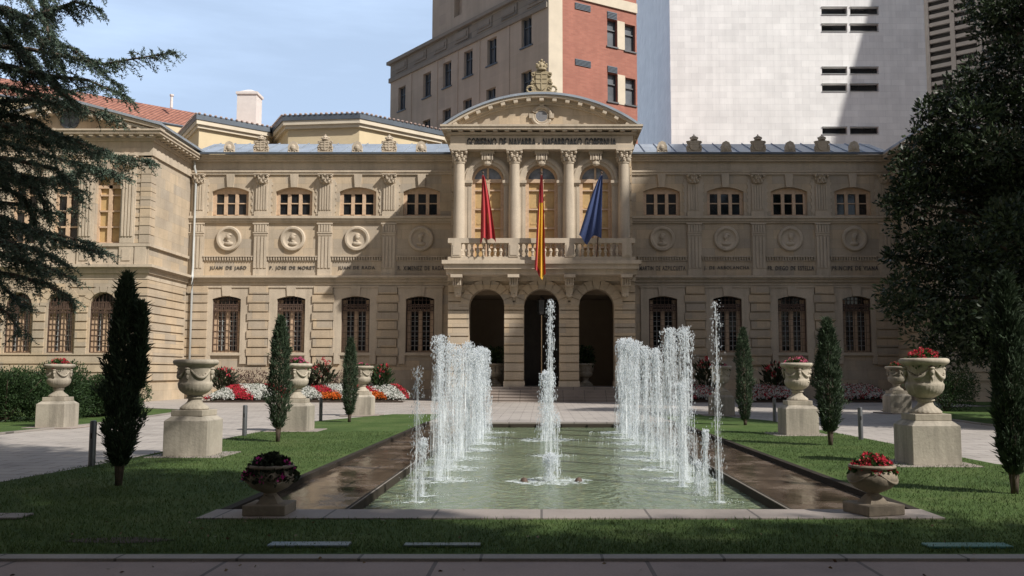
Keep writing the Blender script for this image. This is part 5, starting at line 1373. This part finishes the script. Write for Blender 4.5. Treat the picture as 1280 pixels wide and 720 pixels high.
# brown tower block
t = thing('tower_block','brown stone tower block with dark frieze and red brick end behind the palace','building')
C0=Vector((XF(685,60,78),78)); dl=Vector((-.82,1)); dr=Vector((1,.593))
def tl(px): k=(px-PX)/F*1.0; return (C0.x-k*C0.y)/(k+.82)
TL=tl(483.5); TU=tl(536)
Pl=C0+dl*TL; Pm=C0+dl*TU
zb1=ZF(78,Pl.y); zb0=ZF(104,Pl.y); zTop=ZF(-110,78)
sc_w=dl.length
ang=math.atan2(dl.y,dl.x)
FL = Matrix.Translation((C0.x,C0.y,0)) @ Matrix.Rotation(ang+PI,4,'Z')   # local x: from far end (-) to the corner (0); -y faces the camera
def lx(px): return -tl(px)*sc_w
wins=[]
rows=[[(498,123,31),(530,106,32),(555.6,93,33),(582.6,79,34),(613,64,35),(657.5,39.5,39)],[(555.6,152,33),(582,140,34),(612,127,35),(657.5,107.5,39)]]
wl=[]
for r_i,row in enumerate(rows):
    for px,py,hp in row:
        Y=C0.y+tl(px)*1.0; zc=ZF(py,Y); hh=hp*Y/F*.5; wl.append((lx(px),.75,zc-hh,zc+hh,zc+hh))
for px,py,hp in [(498,180,31),(530,165,32)]:
    Y=C0.y+tl(px); zc=ZF(py,Y); hh=hp*Y/F*.5; wl.append((lx(px),.75,zc-hh,zc+hh,zc+hh))
m=MB(FL); m.panel(-TL*sc_w,0,0,zb0,0,.6,wl); m.build('wall',M_tower,t)
m=MB(FL); m.box(-TL*sc_w+.01,-1.5,.62,10,0,zb0-.05); m.build('core',M_dark,t)
for h in wl:
    f=MB(FL); f.box(h[0]-h[1],h[0]-h[1]+.12,.3,.45,h[2],h[3]); f.box(h[0]+h[1]-.12,h[0]+h[1],.3,.45,h[2],h[3]); f.box(h[0]-.04,h[0]+.04,.3,.45,h[2],h[3]); zz=h[2]+(h[3]-h[2])*.68; f.box(h[0]-h[1],h[0]+h[1],.3,.45,zz-.05,zz+.05); f.box(h[0]-h[1]-.15,h[0]+h[1]+.15,-.12,.25,h[2]-.14,h[2]-.01)
    w_=f.build('window',M_zincd,t); g=MB(FL); g.box(h[0]-h[1],h[0]+h[1],.46,.48,h[2],h[3]); g.build('pane',M_pane,w_)
m=MB(FL); m.box(-TL*sc_w-.2,-.02,-.18,.6,zb0+.003,zb0+.5); m.box(-TL*sc_w-.35,-.02,-.4,.6,zb1-.35,zb1+.0); m.build('frieze_moulding',M_towerdark,t)
m=MB(FL); m.box(-TL*sc_w,-.02,-.05,.6,zb0+.503,zb1-.353)
k=-TL*sc_w+1.2
while k<-2.5: m.box(k,k+2.4,-.14,-.053,zb0+.75,zb1-.6); m.box(k+.3,k+2.1,-.2,-.143,zb0+1.0,zb1-.85); k+=3.9
m.build('frieze',M_towerdark,t)
m=MB(FL)
for px in (510,543,569,597,635): m.box(lx(px)-.12,lx(px)+.12,-.06,-.003,0,zb0); 
m.build('pilaster_strips',M_tower,t)
zc=ZF(4,C0.y+tl(569))
m=MB(FL); m.panel(-TU*sc_w,0,zb1,zTop,0.0,.6,[(lx(569),.7,zc-1.3,zc+1.3,zc+1.3)]); m.box(-TU*sc_w+.01,-1.5,.62,10,zb1-.05,zTop); m.build('upper_wall',M_tower,t)
# brick end
ar=math.atan2(dr.y,dr.x); FR=Matrix.Translation((C0.x,C0.y,0)) @ Matrix.Rotation(ar,4,'Z'); sr=dr.length
def rx_(px): k=(px-PX)/F; return sr*(k*C0.y-C0.x)/(1-.593*k)
m=MB(FR); m.box(.0,rx_(703),-.12,.5,0,zTop); m.build('corner_strip',M_cream,t)
def rwin(x0,x1,y0,y1):
    xa,xb=rx_(x0),rx_(x1); Y=C0.y+.593*(xa+xb)/2/sr; return ((xa+xb)/2,(xb-xa)/2,ZF(y1,Y),ZF(y0,Y),ZF(y0,Y))
RW=[rwin(761.5,774,25,58),rwin(761.5,774,92,127),rwin(784,797.5,31,64),rwin(784,797.5,98,131),rwin(761.5,774,-45,-12),rwin(761.5,774,160,195)]
m=MB(FR); m.panel(rx_(703)+.003,rx_(799.5),0,zTop,0,.45,RW); m.build('brick_wall',M_brick,t)
m=MB(FR); m.box(.5,rx_(799.5)-.01,.5,12,0,zTop-.1); m.build('side_wall',M_brick,t)
for h in RW:
    f=MB(FR); f.box(h[0]-h[1],h[0]-h[1]+.08,.25,.4,h[2],h[3]); f.box(h[0]+h[1]-.08,h[0]+h[1],.25,.4,h[2],h[3]); f.box(h[0]-h[1],h[0]+h[1],.25,.4,h[2]+(h[3]-h[2])*.62,h[2]+(h[3]-h[2])*.66); f.box(h[0]-h[1]-.1,h[0]+h[1]+.1,-.12,.3,h[2]-.15,h[2]-.02)
    w_=f.build('window',M_steel,t); g=MB(FR); g.box(h[0]-h[1],h[0]+h[1],.4,.42,h[2],h[3]); g.build('pane',M_pane,w_)
for (y0,y1) in ((25,58),(92,127)):
    m=MB(FR); h=rwin(774.3,783.7,y0+2,y1+4); m.box(h[0]-h[1],h[0]+h[1],-.06,-.003,h[2],h[3]); m.build('cream_pier',M_cream,t)
m=MB(FR)
h=rwin(703.5,830,-2,10); m.box(rx_(703)+.003,rx_(799.5),-.15,-.003,h[2],h[3]); m.build('cream_band',M_cream,t)
for (x0,x1,y0,y1) in ((720,740,5,13),(720,740,75,83),(761.5,774,15,24),(761.5,774,83,91)):
    h=rwin(x0,x1,y0,y1); m=MB(FR); m.box(h[0]-h[1],h[0]+h[1],-.012,-.003,h[2],h[3])
    for k in range(5): z=h[2]+(h[3]-h[2])*k/5; m.box(h[0]-h[1],h[0]+h[1],-.08,-.013,z,z+(h[3]-h[2])*.11)
    m.build('louvre',M_zincd,t)
# white marble tower
t = thing('marble_tower','plain white marble clad building with thin window slits right of the brick one','building')
xw0,xw1=XF(838,90,100),XF(1158,90,100); zt=76
sl=[]
for (y0,y1) in ((9,18),(30,39),(84,92),(105,114),(159,167.5)):
    for (x0,x1) in ((1026.5+(y0*.008),1059),(1062.5,1098)): sl.append(((XF(x0,y0,100)+XF(x1,y0,100))/2,(XF(x1,y0,100)-XF(x0,y0,100))/2,ZF(y1,100),ZF(y0,100),ZF(y0,100)))
m=MB()
z_prev=0; rowsz=sorted(set((h[2],h[3]) for h in sl)); m.panel(xw0,xw1,0,zt,100,100.8,sl); m.build('wall',M_marble,t)
m=MB(); m.box(xw0,xw0+.8,100.803,136,0,zt); m.build('side_wall',M_marble,t)
m=MB(); m.box(xw1-.8,xw1,100.803,125,0,zt); m.build('side_wall',M_marble,t)
m=MB(); m.box(xw0+.85,xw1-.85,101.2,125,0,zt-.2); m.build('core',M_dark,t)
for h in sl:
    f=MB(); f.box(h[0]-h[1],h[0]+h[1],100.5,100.6,h[2],h[3]); w_=f.build('window_slit',M_glass,t)
    f=MB(); f.box(h[0]-h[1],h[0]+h[1],99.88,100.3,h[3]+.003,h[3]+.07); f.box(h[0]-h[1],h[0]+h[1],99.91,100.3,h[2]-.06,h[2]-.003); f.build('frame',M_gutter,w_)
# concrete office with sun breakers
t = thing('concrete_office','grey office building with tilted rows of dark sun breakers beside the marble one','building')
dd=Vector((1.217,-1)); q=Vector((XF(1162,90,126),126)); FO=Matrix.Translation((q.x,q.y,0))@Matrix.Rotation(math.atan2(dd.y,dd.x),4,'Z')
m=MB(FO); m.box(0,50,0,14,0,75); m.build('wall',M_conc,t)
m=MB(FO); cw=3.4
for k in range(15): m.box(k*cw-.3,k*cw+.3,-.6,-.003,8,75)
z=9.0
while z<74: m.box(0,50,-.5,-.003,z,z+.53); z+=1.22
m.build('sun_breakers',simple('concrete_breakers',(.30,.27,.245),.85,0,.12,.5),t)
m=MB(FO); m.box(0,50,-.03,-.003,8,75); m.build('glazing',M_dark,t)
# off-frame neighbours that cast the big shadows
t = thing('corner_tower','stone office building beyond the right edge of the garden','building')
m=MB(); m.plan([(56,88),(76,66),(92,76),(72,98)],0,70); m.build('wall',M_tower,t)
t2 = thing('tall_office_slab','tall pale office slab along the right side of the garden','building')
m=MB(); m.plan([(58,11),(80,11),(80,45),(58,45)],0,75.5); m.build('wall',M_tower,t2)
for tt,(xa,ya,xb,yb,zz) in ((t,(56,88,76,66,70)),(t2,(58,45,58,11,75.5))):
    a=Vector((xa,ya));b=Vector((xb,yb));FX=Matrix.Translation((xa,ya,0))@Matrix.Rotation(math.atan2(yb-ya,xb-xa),4,'Z'); m=MB(FX); L=(b-a).length
    for i in range(int(L/3)):
        for j in range(int(zz/3.4)): m.box(i*3+.8,i*3+2.2,-.04,-.003,j*3.4+1,j*3.4+2.8)
    m.build('window_band',M_glass,tt)
for (x0,x1,y0,y1,zz,l) in ((-75,-42,-10,45,46,'unseen brown block of flats left of the garden, added to cut skylight'),(-45,-8,-48,-30,62,'unseen brown block of flats behind the viewpoint to the left, added to cut skylight'),(-6,30,-52,-34,60,'unseen brown block of flats straight behind the viewpoint, added to cut skylight')):  # unseen blocks added and raised to cut skylight on the shaded front
    t = thing('skylight_blocking_flats',l,'building'); m=MB(); m.box(x0,x1,y0,y1,0,zz); m.build('wall',M_tower,t)
    m=MB(); m.box(x0-.5,x1+.5,y0-.5,y1+.5,zz+.003,zz+.5); m.build('cornice',M_towerdark,t)
    m=MB()
    for j in range(int(zz/3.5)):
        if x0<-50: [m.box(x1+.003,x1+.05,y0+2+i*4,y0+3.4+i*4,1.2+j*3.3,3.2+j*3.3) for i in range(12)]
        else: [m.box(x0+2+i*4,x0+3.4+i*4,y1+.003,y1+.05,1.2+j*3.3,3.2+j*3.3) for i in range(9)]
    m.build('window_band',M_glass,t)
# ================================================================ LIGHT, SKY, CAMERA
SUN=Vector((1.4,-1.0,1.66)).normalized()
sl_=bpy.data.lights.new('sun','SUN'); sl_.energy=4.9; sl_.angle=R(.7); sl_.color=(1,.955,.89); so=bpy.data.objects.new('sun',sl_); COL.objects.link(so)
so.rotation_euler=(-SUN).to_track_quat('-Z','Y').to_euler(); so.location=(30,-30,60)
W=bpy.data.worlds.new('World'); SC.world=W; W.use_nodes=True; nt=W.node_tree; bg=nt.nodes['Background']
sky=nt.nodes.new('ShaderNodeTexSky'); sky.sky_type='NISHITA'; sky.sun_disc=False; sky.sun_elevation=math.asin(SUN.z); sky.sun_rotation=math.atan2(SUN.x,SUN.y); sky.air_density=1.0; sky.dust_density=1.6; sky.ozone_density=1.2
tc=nt.nodes.new('ShaderNodeTexCoord'); mp=nt.nodes.new('ShaderNodeMapping'); mp.inputs['Scale'].default_value=(1.2,1.2,7.0); mp.inputs['Rotation'].default_value=(0,.12,0); nt.links.new(tc.outputs['Generated'],mp.inputs[0])
cf=ramp(nt,noise(nt,mp.outputs[0],2.1,6,.55),[(.38,.58),(.52,.70),(.75,1.0)])
sx_=nt.nodes.new('ShaderNodeSeparateXYZ'); nt.links.new(tc.outputs['Generated'],sx_.inputs[0])
mr=nt.nodes.new('ShaderNodeMapRange'); mr.inputs[1].default_value=.1; mr.inputs[2].default_value=.75; nt.links.new(sx_.outputs[1],mr.inputs[0])
mm=N(nt,'ShaderNodeMath',operation='MULTIPLY'); nt.links.new(cf,mm.inputs[0]); nt.links.new(mr.outputs[0],mm.inputs[1]); cf=mm.outputs[0]
cl=mix_(nt,cf,sky.outputs[0],(7.4,9.9,13.8)); hs=nt.nodes.new('ShaderNodeHueSaturation'); hs.inputs['Saturation'].default_value=.9; nt.links.new(cl,hs.inputs['Color']); nt.links.new(hs.outputs[0],bg.inputs[0]); bg.inputs[1].default_value=.085
cam=bpy.data.cameras.new('camera'); co=bpy.data.objects.new('camera',cam); COL.objects.link(co); SC.camera=co
cam.sensor_width=36; cam.lens=36*F/1280; cam.shift_x=-(PX-640)/1280; cam.shift_y=0; cam.clip_start=.1; cam.clip_end=1500
co.location=(0,0,CZ); co.rotation_euler=(PI/2+PIT,0,0)
SC.view_settings.view_transform='Standard'; SC.view_settings.look='None'; SC.view_settings.exposure=.12; SC.view_settings.gamma=1
SC.render.engine='CYCLES'; SC.cycles.max_bounces=6; SC.cycles.transparent_max_bounces=24
